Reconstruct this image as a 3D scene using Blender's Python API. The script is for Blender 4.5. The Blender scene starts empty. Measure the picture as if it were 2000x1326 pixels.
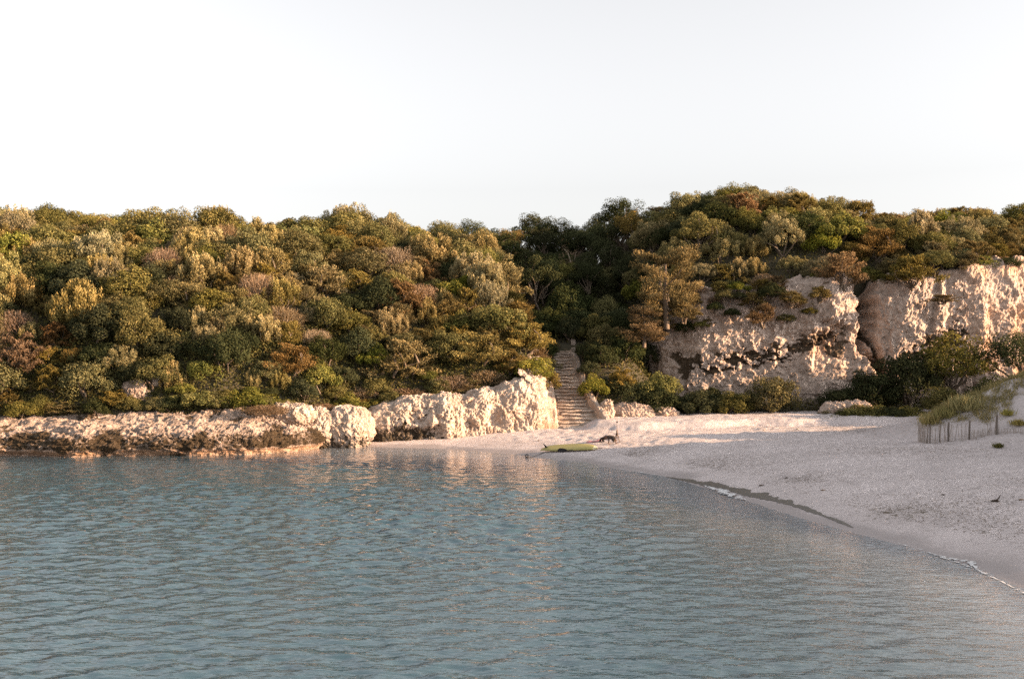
import bpy, math, random
import numpy as np
from mathutils import Vector, Matrix, Euler

R = math.radians
rng = np.random.default_rng(11)
random.seed(11)
np.seterr(over='ignore')
scene = bpy.context.scene
COL = scene.collection

# ------------------------------------------------------------------ helpers
F_PX = 2222.0
CAM_H = 6.5

def tag(o, label=None, cat=None, group=None, kind=None):
    if label: o['label'] = label
    if cat: o['category'] = cat
    if group: o['group'] = group
    if kind: o['kind'] = kind
    return o

def empty(name, loc, rz=0.0):
    o = bpy.data.objects.new(name, None)
    COL.objects.link(o)
    o.location = loc
    o.rotation_euler = (0, 0, rz)
    o.empty_display_size = 0.2
    return o

def mesh_data(name, V, F, mat=None, smooth=False, attrs=None):
    V = np.asarray(V, dtype=np.float32).reshape(-1, 3)
    me = bpy.data.meshes.new(name)
    if isinstance(F, np.ndarray):
        n, k = F.shape
        me.vertices.add(len(V)); me.vertices.foreach_set('co', V.ravel())
        me.loops.add(n * k); me.loops.foreach_set('vertex_index', F.astype(np.int32).ravel())
        me.polygons.add(n)
        me.polygons.foreach_set('loop_start', np.arange(0, n * k, k, dtype=np.int32))
        me.polygons.foreach_set('loop_total', np.full(n, k, dtype=np.int32))
        me.update(calc_edges=True)
    else:
        me.from_pydata([tuple(v) for v in V], [], F)
        me.update()
    me.validate()
    if attrs:
        for an, av in attrs.items():
            a = me.attributes.new(an, 'FLOAT', 'POINT')
            a.data.foreach_set('value', np.asarray(av, dtype=np.float32).ravel())
    me.polygons.foreach_set('use_smooth', np.full(len(me.polygons), bool(smooth)))
    if mat: me.materials.append(mat)
    return me

def obj(name, me, parent=None, loc=(0, 0, 0)):
    o = bpy.data.objects.new(name, me)
    COL.objects.link(o)
    o.location = loc
    if parent: o.parent = parent
    return o

def grid_faces(nu, nv, wrap_u=False):
    i = np.arange(nu if wrap_u else nu - 1)[:, None]
    j = np.arange(nv - 1)[None, :]
    i2 = (i + 1) % nu
    a = i * nv + j; b = i2 * nv + j; c = i2 * nv + j + 1; d = i * nv + j + 1
    return np.stack([a, b, c, d], -1).reshape(-1, 4)

class MB:
    """collects pieces into one mesh"""
    def __init__(self):
        self.V = []; self.F = []; self.n = 0
    def add(self, V, F):
        V = [tuple(v) for v in V]
        self.V += V
        self.F += [tuple(int(i) + self.n for i in f) for f in F]
        self.n += len(V)
    def tube(self, pts, rad, k=6, cap=True):
        pts = [Vector(p) for p in pts]
        if not hasattr(rad, '__len__'): rad = [rad] * len(pts)
        V = []; F = []
        for i, p in enumerate(pts):
            t = (pts[min(i + 1, len(pts) - 1)] - pts[max(i - 1, 0)])
            t = t.normalized() if t.length > 1e-9 else Vector((0, 0, 1))
            ref = Vector((0, 0, 1)) if abs(t.z) < 0.9 else Vector((1, 0, 0))
            a = t.cross(ref).normalized(); b = t.cross(a)
            for q in range(k):
                th = 2 * math.pi * q / k
                V.append(p + (a * math.cos(th) + b * math.sin(th)) * rad[i])
        for i in range(len(pts) - 1):
            for q in range(k):
                F.append((i * k + q, i * k + (q + 1) % k, (i + 1) * k + (q + 1) % k, (i + 1) * k + q))
        if cap:
            F.append(tuple(range(k))[::-1]); F.append(tuple((len(pts) - 1) * k + q for q in range(k)))
        self.add(V, F)
    def box(self, c, s, M=None, jitter=0.0):
        c = Vector(c); V = []
        for x in (-1, 1):
            for y in (-1, 1):
                for z in (-1, 1):
                    v = Vector((x * s[0] / 2, y * s[1] / 2, z * s[2] / 2))
                    if jitter: v += Vector([random.uniform(-jitter, jitter) for _ in range(3)])
                    if M: v = M @ v
                    V.append(c + v)
        self.add(V, [(0, 1, 3, 2), (4, 6, 7, 5), (0, 4, 5, 1), (2, 3, 7, 6), (0, 2, 6, 4), (1, 5, 7, 3)])
    def build(self, name, mat, parent=None, smooth=False):
        return obj(name, mesh_data(name, self.V, self.F, mat, smooth), parent)

# vectorised noise --------------------------------------------------------
def _h(ix, iy, iz, seed):
    h = (ix.astype(np.int64) * 374761393 + iy.astype(np.int64) * 668265263 + iz.astype(np.int64) * 2147483647 + seed * 974634777) & 0xFFFFFFFF
    h = ((h ^ (h >> 13)) * 1274126177) & 0xFFFFFFFF
    h = ((h ^ (h >> 16)) * 2246822519) & 0xFFFFFFFF
    h = h ^ (h >> 15)
    return (h & 0xFFFFFF).astype(np.float64) / 0xFFFFFF

def vnoise(P, seed=0):
    P = np.asarray(P, dtype=np.float64)
    i = np.floor(P).astype(np.int64); f = P - i
    u = f * f * f * (f * (f * 6 - 15) + 10)
    out = 0
    for dx in (0, 1):
        for dy in (0, 1):
            for dz in (0, 1):
                w = (u[..., 0] if dx else 1 - u[..., 0]) * (u[..., 1] if dy else 1 - u[..., 1]) * (u[..., 2] if dz else 1 - u[..., 2])
                out = out + w * _h(i[..., 0] + dx, i[..., 1] + dy, i[..., 2] + dz, seed)
    return out * 2 - 1

def fbm(P, oct=4, lac=2.03, gain=0.5, seed=0):
    P = np.asarray(P, dtype=np.float64)
    a = 1.0; s = 0; n = 0
    for o in range(oct):
        s = s + a * vnoise(P * (lac ** o) + 17.3 * o, seed + o); n += a; a *= gain
    return s / n

def ridged(P, oct=4, seed=0):
    P = np.asarray(P, dtype=np.float64)
    a = 1.0; s = 0; n = 0
    for o in range(oct):
        s = s + a * (1 - np.abs(vnoise(P * (2.1 ** o) + 9.1 * o, seed + o)) * 2); n += a; a *= 0.5
    return s / n

def worley(P, seed=0):
    """returns F1, F2 and a random value of the nearest cell"""
    P = np.asarray(P, dtype=np.float64)
    i = np.floor(P).astype(np.int64)
    f1 = np.full(P.shape[:-1], 9.0); f2 = f1.copy(); idv = np.zeros(P.shape[:-1])
    for dx in (-1, 0, 1):
        for dy in (-1, 0, 1):
            for dz in (-1, 0, 1):
                c = i + np.array([dx, dy, dz])
                q = np.stack([c[..., 0] + _h(c[..., 0], c[..., 1], c[..., 2], seed + 1),
                              c[..., 1] + _h(c[..., 0], c[..., 1], c[..., 2], seed + 2),
                              c[..., 2] + _h(c[..., 0], c[..., 1], c[..., 2], seed + 3)], -1)
                d = np.sqrt(((P - q) ** 2).sum(-1))
                m = d < f1
                f2 = np.where(m, f1, np.minimum(f2, d))
                idv = np.where(m, _h(c[..., 0], c[..., 1], c[..., 2], seed + 4), idv)
                f1 = np.where(m, d, f1)
    return f1, f2, idv

def sst(a, b, x):
    t = np.clip((np.asarray(x, dtype=np.float64) - a) / (b - a), 0, 1)
    return t * t * (3 - 2 * t)

def smin(a, b, k):
    h = np.clip(0.5 + 0.5 * (b - a) / k, 0, 1)
    return b * (1 - h) + a * h - k * h * (1 - h)

def smax(a, b, k):
    return -smin(-a, -b, k)

def poly_dist(X, Y, pts, closed=False):
    """distance to polyline"""
    X = np.asarray(X, dtype=np.float64); Y = np.asarray(Y, dtype=np.float64)
    d = np.full(X.shape, 1e9)
    n = len(pts)
    for i in range(n if closed else n - 1):
        ax, ay = pts[i]; bx, by = pts[(i + 1) % n]
        vx, vy = bx - ax, by - ay
        t = np.clip(((X - ax) * vx + (Y - ay) * vy) / (vx * vx + vy * vy), 0, 1)
        d = np.minimum(d, np.hypot(X - ax - t * vx, Y - ay - t * vy))
    return d

def inside(X, Y, pts):
    X = np.asarray(X, dtype=np.float64); Y = np.asarray(Y, dtype=np.float64)
    r = np.zeros(X.shape, bool); n = len(pts)
    for i in range(n):
        ax, ay = pts[i]; bx, by = pts[(i + 1) % n]
        c = ((ay > Y) != (by > Y))
        with np.errstate(divide='ignore', invalid='ignore'):
            xi = (bx - ax) * (Y - ay) / (by - ay + 1e-12) + ax
        r ^= (c & (X < xi))
    return r

# ------------------------------------------------------------------ materials
def nodes_of(name):
    m = bpy.data.materials.new(name); m.use_nodes = True
    nt = m.node_tree; nt.nodes.clear()
    out = nt.nodes.new('ShaderNodeOutputMaterial')
    return m, nt, out

def N(nt, t, **kw):
    n = nt.nodes.new(t)
    for k, v in kw.items():
        if k.startswith('_'): setattr(n, k[1:], v)
        else: n.inputs[k.replace('__', ' ')].default_value = v
    return n

def ramp(nt, stops, interp='LINEAR'):
    n = nt.nodes.new('ShaderNodeValToRGB'); cr = n.color_ramp; cr.interpolation = interp
    while len(cr.elements) < len(stops): cr.elements.new(0.5)
    for e, (p, c) in zip(cr.elements, stops):
        e.position = p; e.color = (*c, 1) if len(c) == 3 else c
    return n

def math_n(nt, op, a=None, b=None):
    n = nt.nodes.new('ShaderNodeMath'); n.operation = op
    for i, v in enumerate((a, b)):
        if v is None: continue
        if isinstance(v, (int, float)): n.inputs[i].default_value = v
        else: nt.links.new(v, n.inputs[i])
    return n.outputs[0]

def mixc(nt, fac, a, b, blend='MIX'):
    n = nt.nodes.new('ShaderNodeMix'); n.data_type = 'RGBA'; n.blend_type = blend
    L = nt.links
    if isinstance(fac, (int, float)): n.inputs[0].default_value = fac
    else: L.new(fac, n.inputs[0])
    for idx, v in ((6, a), (7, b)):
        if isinstance(v, tuple): n.inputs[idx].default_value = (*v, 1)
        else: L.new(v, n.inputs[idx])
    return n.outputs[2]

def foliage_mat(name, dark, mid, light, transl=0.3, huevar=0.012):
    m, nt, out = nodes_of(name); L = nt.links
    at = N(nt, 'ShaderNodeAttribute', _attribute_name='tone')
    oi = nt.nodes.new('ShaderNodeObjectInfo')
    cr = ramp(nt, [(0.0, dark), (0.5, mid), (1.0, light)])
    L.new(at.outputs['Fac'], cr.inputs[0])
    hs = N(nt, 'ShaderNodeHueSaturation')
    h = math_n(nt, 'MULTIPLY_ADD', oi.outputs['Random'], huevar * 2); nt.nodes[-1].inputs[2].default_value = 0.5 - huevar
    L.new(h, hs.inputs['Hue'])
    r2 = math_n(nt, 'FRACT', math_n(nt, 'MULTIPLY', oi.outputs['Random'], 7.31))
    v = math_n(nt, 'MULTIPLY_ADD', r2, 0.4); nt.nodes[-1].inputs[2].default_value = 0.84
    L.new(v, hs.inputs['Value'])
    r3 = math_n(nt, 'FRACT', math_n(nt, 'MULTIPLY', oi.outputs['Random'], 13.7))
    s = math_n(nt, 'MULTIPLY_ADD', r3, 0.3); nt.nodes[-1].inputs[2].default_value = 0.74
    L.new(s, hs.inputs['Saturation'])
    L.new(cr.outputs[0], hs.inputs['Color'])
    d = nt.nodes.new('ShaderNodeBsdfDiffuse'); t = nt.nodes.new('ShaderNodeBsdfTranslucent')
    gn = mixc(nt, 1.0, hs.outputs[0], (1.26, 1.20, 1.14), 'MULTIPLY')
    L.new(gn, d.inputs[0]); L.new(gn, t.inputs[0])
    mx = nt.nodes.new('ShaderNodeMixShader'); mx.inputs[0].default_value = transl
    L.new(d.outputs[0], mx.inputs[1]); L.new(t.outputs[0], mx.inputs[2])
    L.new(mx.outputs[0], out.inputs[0])
    return m

def plain_mat(name, col, rough=0.7, var=0.15, scale=6.0, col2=None, bump=0.0):
    m, nt, out = nodes_of(name); L = nt.links
    b = N(nt, 'ShaderNodeBsdfPrincipled'); b.inputs['Roughness'].default_value = rough
    tc = nt.nodes.new('ShaderNodeTexCoord')
    nz = N(nt, 'ShaderNodeTexNoise', Scale=scale, Detail=4.0)
    L.new(tc.outputs['Object'], nz.inputs['Vector'])
    c2 = col2 or tuple(max(0, c * (1 - var * 2)) for c in col)
    L.new(mixc(nt, nz.outputs[0], c2, col), b.inputs['Base Color'])
    if bump:
        bp = N(nt, 'ShaderNodeBump', Strength=bump, Distance=0.02)
        L.new(nz.outputs[0], bp.inputs['Height']); L.new(bp.outputs[0], b.inputs['Normal'])
    L.new(b.outputs[0], out.inputs[0])
    return m

def rock_mat(name, light, mid, dark, stain=(0.045, 0.036, 0.025), ochre=(0.40, 0.22, 0.11), bump=0.6, scale=1.0):
    m, nt, out = nodes_of(name); L = nt.links
    b = N(nt, 'ShaderNodeBsdfPrincipled', Roughness=0.95)
    b.inputs['Specular IOR Level'].default_value = 0.15
    tc = nt.nodes.new('ShaderNodeTexCoord')
    n1 = N(nt, 'ShaderNodeTexNoise', Scale=1.3 * scale, Detail=8.0, Roughness=0.65); L.new(tc.outputs['Object'], n1.inputs['Vector'])
    n2 = N(nt, 'ShaderNodeTexNoise', Scale=9.0 * scale, Detail=6.0, Roughness=0.7); L.new(tc.outputs['Object'], n2.inputs['Vector'])
    c1 = ramp(nt, [(0.33, dark), (0.5, mid), (0.66, light)]); L.new(n1.outputs[0], c1.inputs[0])
    c2 = ramp(nt, [(0.36, (0.58, 0.55, 0.52)), (0.52, (1, 1, 1))]); L.new(n2.outputs[0], c2.inputs[0])
    col = mixc(nt, 0.8, c1.outputs[0], c2.outputs[0], 'MULTIPLY')
    ao = N(nt, 'ShaderNodeAttribute', _attribute_name='ochre')
    col = mixc(nt, ao.outputs['Fac'], col, ochre)
    st = N(nt, 'ShaderNodeAttribute', _attribute_name='stain')
    n3 = N(nt, 'ShaderNodeTexNoise', Scale=4.0 * scale, Detail=7.0, Roughness=0.7); L.new(tc.outputs['Object'], n3.inputs['Vector'])
    sf = math_n(nt, 'ADD', st.outputs['Fac'], math_n(nt, 'MULTIPLY', math_n(nt, 'SUBTRACT', n3.outputs[0], 0.5), 1.1))
    sr = ramp(nt, [(0.42, (0, 0, 0)), (0.58, (1, 1, 1))]); L.new(sf, sr.inputs[0])
    col = mixc(nt, sr.outputs[0], col, stain)
    L.new(col, b.inputs['Base Color'])
    bp = N(nt, 'ShaderNodeBump', Strength=bump, Distance=0.12)
    L.new(n2.outputs[0], bp.inputs['Height']); L.new(bp.outputs[0], b.inputs['Normal'])
    L.new(b.outputs[0], out.inputs[0])
    return m

M = {}
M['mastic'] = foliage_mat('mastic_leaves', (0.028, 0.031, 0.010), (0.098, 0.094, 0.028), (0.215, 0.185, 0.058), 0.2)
M['green'] = foliage_mat('fresh_green_leaves', (0.034, 0.044, 0.010), (0.105, 0.115, 0.022), (0.24, 0.22, 0.045), 0.32)
M['pale'] = foliage_mat('pale_olive_leaves', (0.060, 0.052, 0.019), (0.165, 0.138, 0.052), (0.34, 0.275, 0.118), 0.25)
M['juniper'] = foliage_mat('juniper_scales', (0.038, 0.032, 0.011), (0.125, 0.098, 0.030), (0.24, 0.175, 0.056), 0.15)
M['rust'] = foliage_mat('rusty_juniper_scales', (0.046, 0.030, 0.013), (0.125, 0.080, 0.034), (0.215, 0.142, 0.065), 0.15)
M['pine'] = foliage_mat('golden_pine_needles', (0.034, 0.028, 0.011), (0.112, 0.082, 0.030), (0.215, 0.150, 0.058), 0.15)
M['silver'] = foliage_mat('silver_green_leaves', (0.044, 0.045, 0.019), (0.140, 0.128, 0.054), (0.30, 0.255, 0.118), 0.2)
M['twig'] = foliage_mat('dry_twigs', (0.055, 0.038, 0.022), (0.15, 0.105, 0.062), (0.25, 0.18, 0.11), 0.05)
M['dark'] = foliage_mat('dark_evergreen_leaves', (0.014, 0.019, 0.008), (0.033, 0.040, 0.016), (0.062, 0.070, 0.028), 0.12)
M['grass'] = foliage_mat('dune_grass_blades', (0.095, 0.100, 0.032), (0.225, 0.205, 0.068), (0.43, 0.35, 0.12), 0.3)
M['under'] = foliage_mat('undergrowth_leaves', (0.020, 0.022, 0.009), (0.050, 0.050, 0.020), (0.10, 0.088, 0.036), 0.15)
M['bark'] = plain_mat('grey_brown_bark', (0.16, 0.12, 0.085), 0.9, 0.25, 8.0)
M['palebark'] = plain_mat('pale_weathered_bark', (0.36, 0.29, 0.22), 0.9, 0.2, 8.0)
M['lime'] = rock_mat('pale_limestone', (0.50, 0.42, 0.36), (0.41, 0.335, 0.28), (0.275, 0.215, 0.175))
M['cliff'] = rock_mat('pinkish_limestone', (0.50, 0.405, 0.345), (0.41, 0.328, 0.278), (0.28, 0.218, 0.182), stain=(0.085, 0.062, 0.042), scale=1.1)
M['shelf'] = rock_mat('weathered_shelf_limestone', (0.42, 0.335, 0.285), (0.31, 0.245, 0.205), (0.15, 0.12, 0.10), stain=(0.05, 0.036, 0.022), bump=0.8, scale=1.4)
M['soil'] = plain_mat('leaf_litter_soil', (0.075, 0.06, 0.036), 0.95, 0.3, 1.5, (0.026, 0.026, 0.013), 0.5)

# ------------------------------------------------------------------ terrain functions
SHORE = [(-200, 58), (-90, 62), (-30, 67.5), (-18, 68.0), (-13, 68.6), (-10.5, 69.3), (-8.7, 69.0), (-4, 67.8), (0.3, 64.4), (1.7, 62.3), (3.6, 60.9),
         (5.2, 57.3), (7.5, 53.7), (9.4, 46.3), (10.5, 41.6), (11.8, 37.5), (13.0, 34), (13.3, 32.2), (13.4, 29), (13.6, 20), (15, 5), (20, -15), (40, -60), (60, -400)]
LAND_POLY = SHORE + [(600, -400), (600, 600), (-600, 600), (-600, 58)]
FOOT = [(17, 75), (19.5, 66), (21.4, 59.6), (24.9, 55.3), (29, 48), (32, 36), (33, 20), (36, 0), (44, -30), (60, -90)]
FOOT_POLY = FOOT + [(400, -90), (400, 75)]

def Yc(X):      # foot line of the right-hand cliff
    return np.interp(X, [4, 7, 9, 10.5, 13, 18, 23, 26, 32, 36, 41, 48, 55, 75, 120],
                     [100, 95, 87, 82, 80.4, 80, 79.6, 80.6, 79.2, 80.6, 82.5, 82.5, 80, 76, 74])

HILL = [(-160, 61), (-90, 63), (-29, 66.6), (-18, 67.2), (-13, 69), (-9.4, 71.4), (-4.5, 72.0), (0, 73), (1.7, 73.6), (2.2, 76), (2.6, 82), (2.6, 90),
        (3.2, 97), (6, 108), (9, 125), (12, 160), (-160, 200)]
HILL_FRONT = HILL[:9]
HILL_FLANK = HILL[8:15]

def sand_z(X, Y):
    X = np.asarray(X, float); Y = np.asarray(Y, float)
    s = poly_dist(X, Y, SHORE)
    s = np.where(inside(X, Y, LAND_POLY), s, -s)
    z = np.where(s < 0, np.maximum(0.07 * s, -2.6 + 0.0 * s), 1.0 * (1 - np.exp(-np.maximum(s, 0) / 5.0)) * 0.98 + 0.012 * np.minimum(np.maximum(s, 0), 40))
    # berm at the back of the beach
    yb = 70.0 + 0.25 * np.sin(X * 0.5) + 0.2 * np.sin(X * 1.3 + 1)
    z = z + 0.42 * sst(0, 0.9, Y - yb) * sst(4.3, 5.6, X) * (s > 0)
    # dune on the right
    d = poly_dist(X, Y, FOOT) * np.where(inside(X, Y, FOOT_POLY), 1, 0)
    g = np.interp(d, [0, 1, 3, 6, 9, 14, 24, 34, 60, 200], [0, 0.25, 1.1, 3.0, 4.4, 5.7, 6.5, 5.0, 3.0, 3.0])
    end = 1 - sst(62.2, 67.6, Y + 0.24 * (X - 25))
    g = g * end
    ga = lambda cx, cy, rx, ry: np.exp(-((X - cx) / rx) ** 2 - ((Y - cy) / ry) ** 2)
    g = g + 0.0 * ga(45, 64.9, 7, 2.6) - 2.4 * ga(43, 58.2, 10, 2.6) + 5.4 * ga(47, 49.6, 9, 4.2) + 1.2 * ga(46, 40, 12, 9) + 9.3 * ga(57, 71.5, 7, 6.5)  # humps and a gap added out of view to shape the sun's shadows
    g = g + 0.25 * fbm(np.stack([X * 0.35, Y * 0.35, 0 * X], -1), 3, seed=5) * sst(1, 4, d) * end
    return z + g

def hill_z(X, Y):
    X = np.asarray(X, float); Y = np.asarray(Y, float)
    ins = inside(X, Y, HILL)
    df = poly_dist(X, Y, HILL_FRONT); dk = poly_dist(X, Y, HILL_FLANK)
    cap = 11.3 + 1.9 * sst(-30, -38, X) - 1.4 * np.exp(-((X + 5.0) / 2.2) ** 2) + 2.1 * np.exp(-((X + 12.5) / 5.5) ** 2) + 0.7 * np.sin(X * 0.22 + 0.5)
    top = 2.0 + 0.8 * sst(0.2, 2.2, df) + cap * (1 - np.exp(-(df ** 1.08) / 11.0))
    fl = 3.0 + 2.1 * dk
    z = smin(top, fl, 2.0)
    z = z + 0.5 * fbm(np.stack([X * 0.16, Y * 0.16, 0 * X], -1), 3, seed=2) * sst(1, 5, np.minimum(df, dk))
    return np.where(ins, z, -5)

def back_z(X, Y):
    X = np.asarray(X, float); Y = np.asarray(Y, float)
    yc = Yc(X)
    G = np.interp(Y, [71, 74.2, 76, 81, 86, 95, 108, 120, 160], [0.6, 1.2, 2.9, 5.9, 7.6, 11.0, 13.7, 14.0, 15])
    ct = np.clip((Y - 72.75) / 8.4, 0, 1); cxx = np.interp(ct, [0, 0.25, 0.5, 1], [4.25, 3.95, 3.72, 3.35])
    G = G - 0.9 * sst(1.35, 1.05, np.abs(X - cxx)) * (Y < 81.4)
    d = Y - yc - 3.0
    cap = np.interp(X, [6, 9, 12, 16, 20, 24, 28, 31, 36, 45, 55, 66, 90], [12, 14.5, 17.0, 18.0, 18.3, 18.0, 16.9, 15.7, 16.1, 16.6, 14.5, 13, 15])
    edge = np.interp(X, [8, 13, 20, 25, 30, 36, 50], [8.5, 9.0, 9.6, 10.3, 11.3, 11.6, 11.6])
    top = edge + (cap - edge) * (1 - np.exp(-np.maximum(d, 0) / 6.0))
    base = 1.15 + 0.2 * np.clip(Y - 74.2, 0, 4)
    cl = np.where(d > 0, top, base)
    w = sst(6.5, 12.5, X)
    z = G * (1 - w) + cl * w
    z = z + 0.4 * fbm(np.stack([X * 0.2, Y * 0.2, 0 * X + 3], -1), 3, seed=8) * (d > 1)
    return np.where((X > 1.5 - 0.1 * np.maximum(Y - 90, 0)) & (Y > 71.5), z, -5)

def land_z(X, Y):
    X = np.asarray(X, float); Y = np.asarray(Y, float)
    return np.maximum(np.maximum(hill_z(X, Y), back_z(X, Y)), sand_z(X, Y))

def soil_z(X, Y):
    return np.maximum(hill_z(X, Y), back_z(X, Y))

def hit(px, py, y0=20.0, y1=135.0, fn=land_z, step=0.05):
    Y = np.arange(y0, y1, step)
    X = (px - 1000) / F_PX * Y
    Z = CAM_H - (py - 663) / F_PX * Y
    g = fn(X, Y)
    k = np.nonzero(g >= Z)[0]
    if len(k) == 0: return None
    k = k[0]
    return (float(X[k]), float(Y[k]), float(g[k]))

def proj(x, y, z):
    return 1000 + F_PX * x / y, 663 + F_PX * (CAM_H - z) / y

# ------------------------------------------------------------------ ground sheets
def axis(parts):
    return np.unique(np.concatenate([np.arange(a, b, s) for a, b, s in parts]).round(4))

def field(name, xs, ys, fn, mat, smooth=True, keep=None, attrs_fn=None):
    Xg, Yg = np.meshgrid(xs, ys, indexing='ij')
    Z = fn(Xg, Yg)
    V = np.stack([Xg, Yg, Z], -1).reshape(-1, 3)
    F = grid_faces(len(xs), len(ys))
    if keep is not None:
        kv = keep(Xg, Yg, Z).ravel()
        F = F[kv[F].any(1)]
        used = np.unique(F); mp = np.full(len(V), -1); mp[used] = np.arange(len(used))
        V = V[used]; F = mp[F]
    a = attrs_fn(V) if attrs_fn else None
    return obj(name, mesh_data(name, V, F, mat, smooth, a))

def sand_material():
    m, nt, out = nodes_of('pale_shell_sand'); L = nt.links
    b = N(nt, 'ShaderNodeBsdfPrincipled', Roughness=0.95); b.inputs['Specular IOR Level'].default_value = 0.1
    tc = nt.nodes.new('ShaderNodeTexCoord')
    n1 = N(nt, 'ShaderNodeTexNoise', Scale=0.35, Detail=6.0, Roughness=0.6); L.new(tc.outputs['Object'], n1.inputs['Vector'])
    n2 = N(nt, 'ShaderNodeTexNoise', Scale=3.5, Detail=7.0, Roughness=0.75); L.new(tc.outputs['Object'], n2.inputs['Vector'])
    n3 = N(nt, 'ShaderNodeTexNoise', Scale=14.0, Detail=4.0, Roughness=0.8); L.new(tc.outputs['Object'], n3.inputs['Vector'])
    c1 = ramp(nt, [(0.32, (0.44, 0.395, 0.39)), (0.6, (0.535, 0.482, 0.478))]); L.new(n1.outputs[0], c1.inputs[0])
    c2 = ramp(nt, [(0.32, (0.66, 0.64, 0.62)), (0.5, (1, 1, 1))]); L.new(n2.outputs[0], c2.inputs[0])
    c3 = ramp(nt, [(0.30, (0.6, 0.58, 0.56)), (0.42, (1, 1, 1))]); L.new(n3.outputs[0], c3.inputs[0])
    col = mixc(nt, 0.7, c1.outputs[0], c2.outputs[0], 'MULTIPLY')
    col = mixc(nt, 0.6, col, c3.outputs[0], 'MULTIPLY')
    wet = N(nt, 'ShaderNodeAttribute', _attribute_name='wet')
    col = mixc(nt, wet.outputs['Fac'], col, (0.27, 0.24, 0.235))
    soil = N(nt, 'ShaderNodeAttribute', _attribute_name='litter')
    sf = math_n(nt, 'ADD', soil.outputs['Fac'], math_n(nt, 'MULTIPLY', math_n(nt, 'SUBTRACT', n2.outputs[0], 0.5), 1.4))
    sr = ramp(nt, [(0.42, (0, 0, 0)), (0.6, (1, 1, 1))]); L.new(sf, sr.inputs[0])
    col = mixc(nt, sr.outputs[0], col, (0.15, 0.125, 0.10))
    L.new(col, b.inputs['Base Color'])
    rr = math_n(nt, 'MULTIPLY_ADD', wet.outputs['Fac'], -0.55); nt.nodes[-1].inputs[2].default_value = 0.95
    L.new(rr, b.inputs['Roughness'])
    mask = math_n(nt, 'SUBTRACT', 1.0, wet.outputs['Fac'])
    bp = N(nt, 'ShaderNodeBump', Distance=0.10); L.new(math_n(nt, 'MULTIPLY', mask, 0.55), bp.inputs['Strength'])
    L.new(n3.outputs[0], bp.inputs['Height']); L.new(bp.outputs[0], b.inputs['Normal'])
    L.new(b.outputs[0], out.inputs[0])
    return m
M['sand'] = sand_material()

LITTER = [(1570, 935, 2.2, 0.5), (1760, 1000, 3.2, 0.55), (1660, 1000, 1.6, 0.4), (1430, 905, 3.0, 0.45), (1360, 912, 1.6, 0.5), (1260, 880, 2.4, 0.4), (1240, 888, 1.2, 0.4), (1890, 985, 2.5, 0.45),
          (1850, 880, 3.0, 0.38), (1700, 880, 3.0, 0.35), (1000, 873, 1.2, 0.45), (1680, 838, 3, 0.5), (1500, 835, 4, 0.4), (1930, 1030, 2.0, 0.45), (1990, 940, 3.0, 0.35)]
LPTS = [(hit(a, b, fn=sand_z), r, s) for a, b, r, s in LITTER]

def sand_fn(X, Y):
    z = sand_z(X, Y)
    up = sst(0.25, 0.7, z)
    P = np.stack([X, Y, 0 * X], -1)
    f1, f2, _ = worley(P * np.array([1.6, 1.6, 1]), 3)
    z = z + up * (0.06 * fbm(P * 0.7, 3, seed=21) + 0.06 * (np.minimum(f1, 0.6) - 0.4) + 0.05 * fbm(P * 3.1, 3, seed=23))
    z = z + 0.03 * sst(0.0, -1.0, z) * fbm(P * 0.5, 3, seed=29)
    return z

def sand_attrs(V):
    X, Y = V[:, 0], V[:, 1]
    z = sand_z(X, Y)
    P = np.stack([X * 0.6, Y * 0.6, 0 * X], -1)
    s = z + 0.10 * fbm(P, 3, seed=31)
    wet = 0.9 * (1 - sst(0.07, 0.20, s)) * sst(-0.12, -0.01, z)
    wet = wet * 0.8
    lit = np.zeros(len(V))
    for p, r, st in LPTS:
        if p: lit = np.maximum(lit, st * 0.85 * np.exp(-(((X - p[0]) / r) ** 2 + ((Y - p[1]) / (r * 0.9)) ** 2)))
    return {'wet': wet, 'litter': lit}

xs = axis([(-600, -100, 50), (-100, -14, 2), (-14, 33, 0.13), (33, 60, 0.6), (60, 200, 5), (200, 601, 50)])
ys = axis([(-420, 0, 20), (0, 24, 1), (24, 74, 0.13), (74, 90, 0.8), (90, 200, 5), (200, 620, 60)])
beach = field('beach', xs, ys, sand_fn, M['sand'], True, None, sand_attrs)
tag(beach, kind='structure')

xs = axis([(-160, -40, 3), (-40, 50, 0.5), (50, 120, 2.5)])
ys = axis([(58, 64, 1), (64, 112, 0.5), (112, 190, 3)])
def soil_fn(X, Y):
    z = np.maximum(soil_z(X, Y), -3)
    return z + 0.15 * fbm(np.stack([X * 0.8, Y * 0.8, 0 * X], -1), 3, seed=4)
hillside = field('hillside', xs, ys, soil_fn, M['soil'], True, lambda X, Y, Z: Z > sand_z(X, Y) - 0.3)
tag(hillside, kind='structure')

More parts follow.
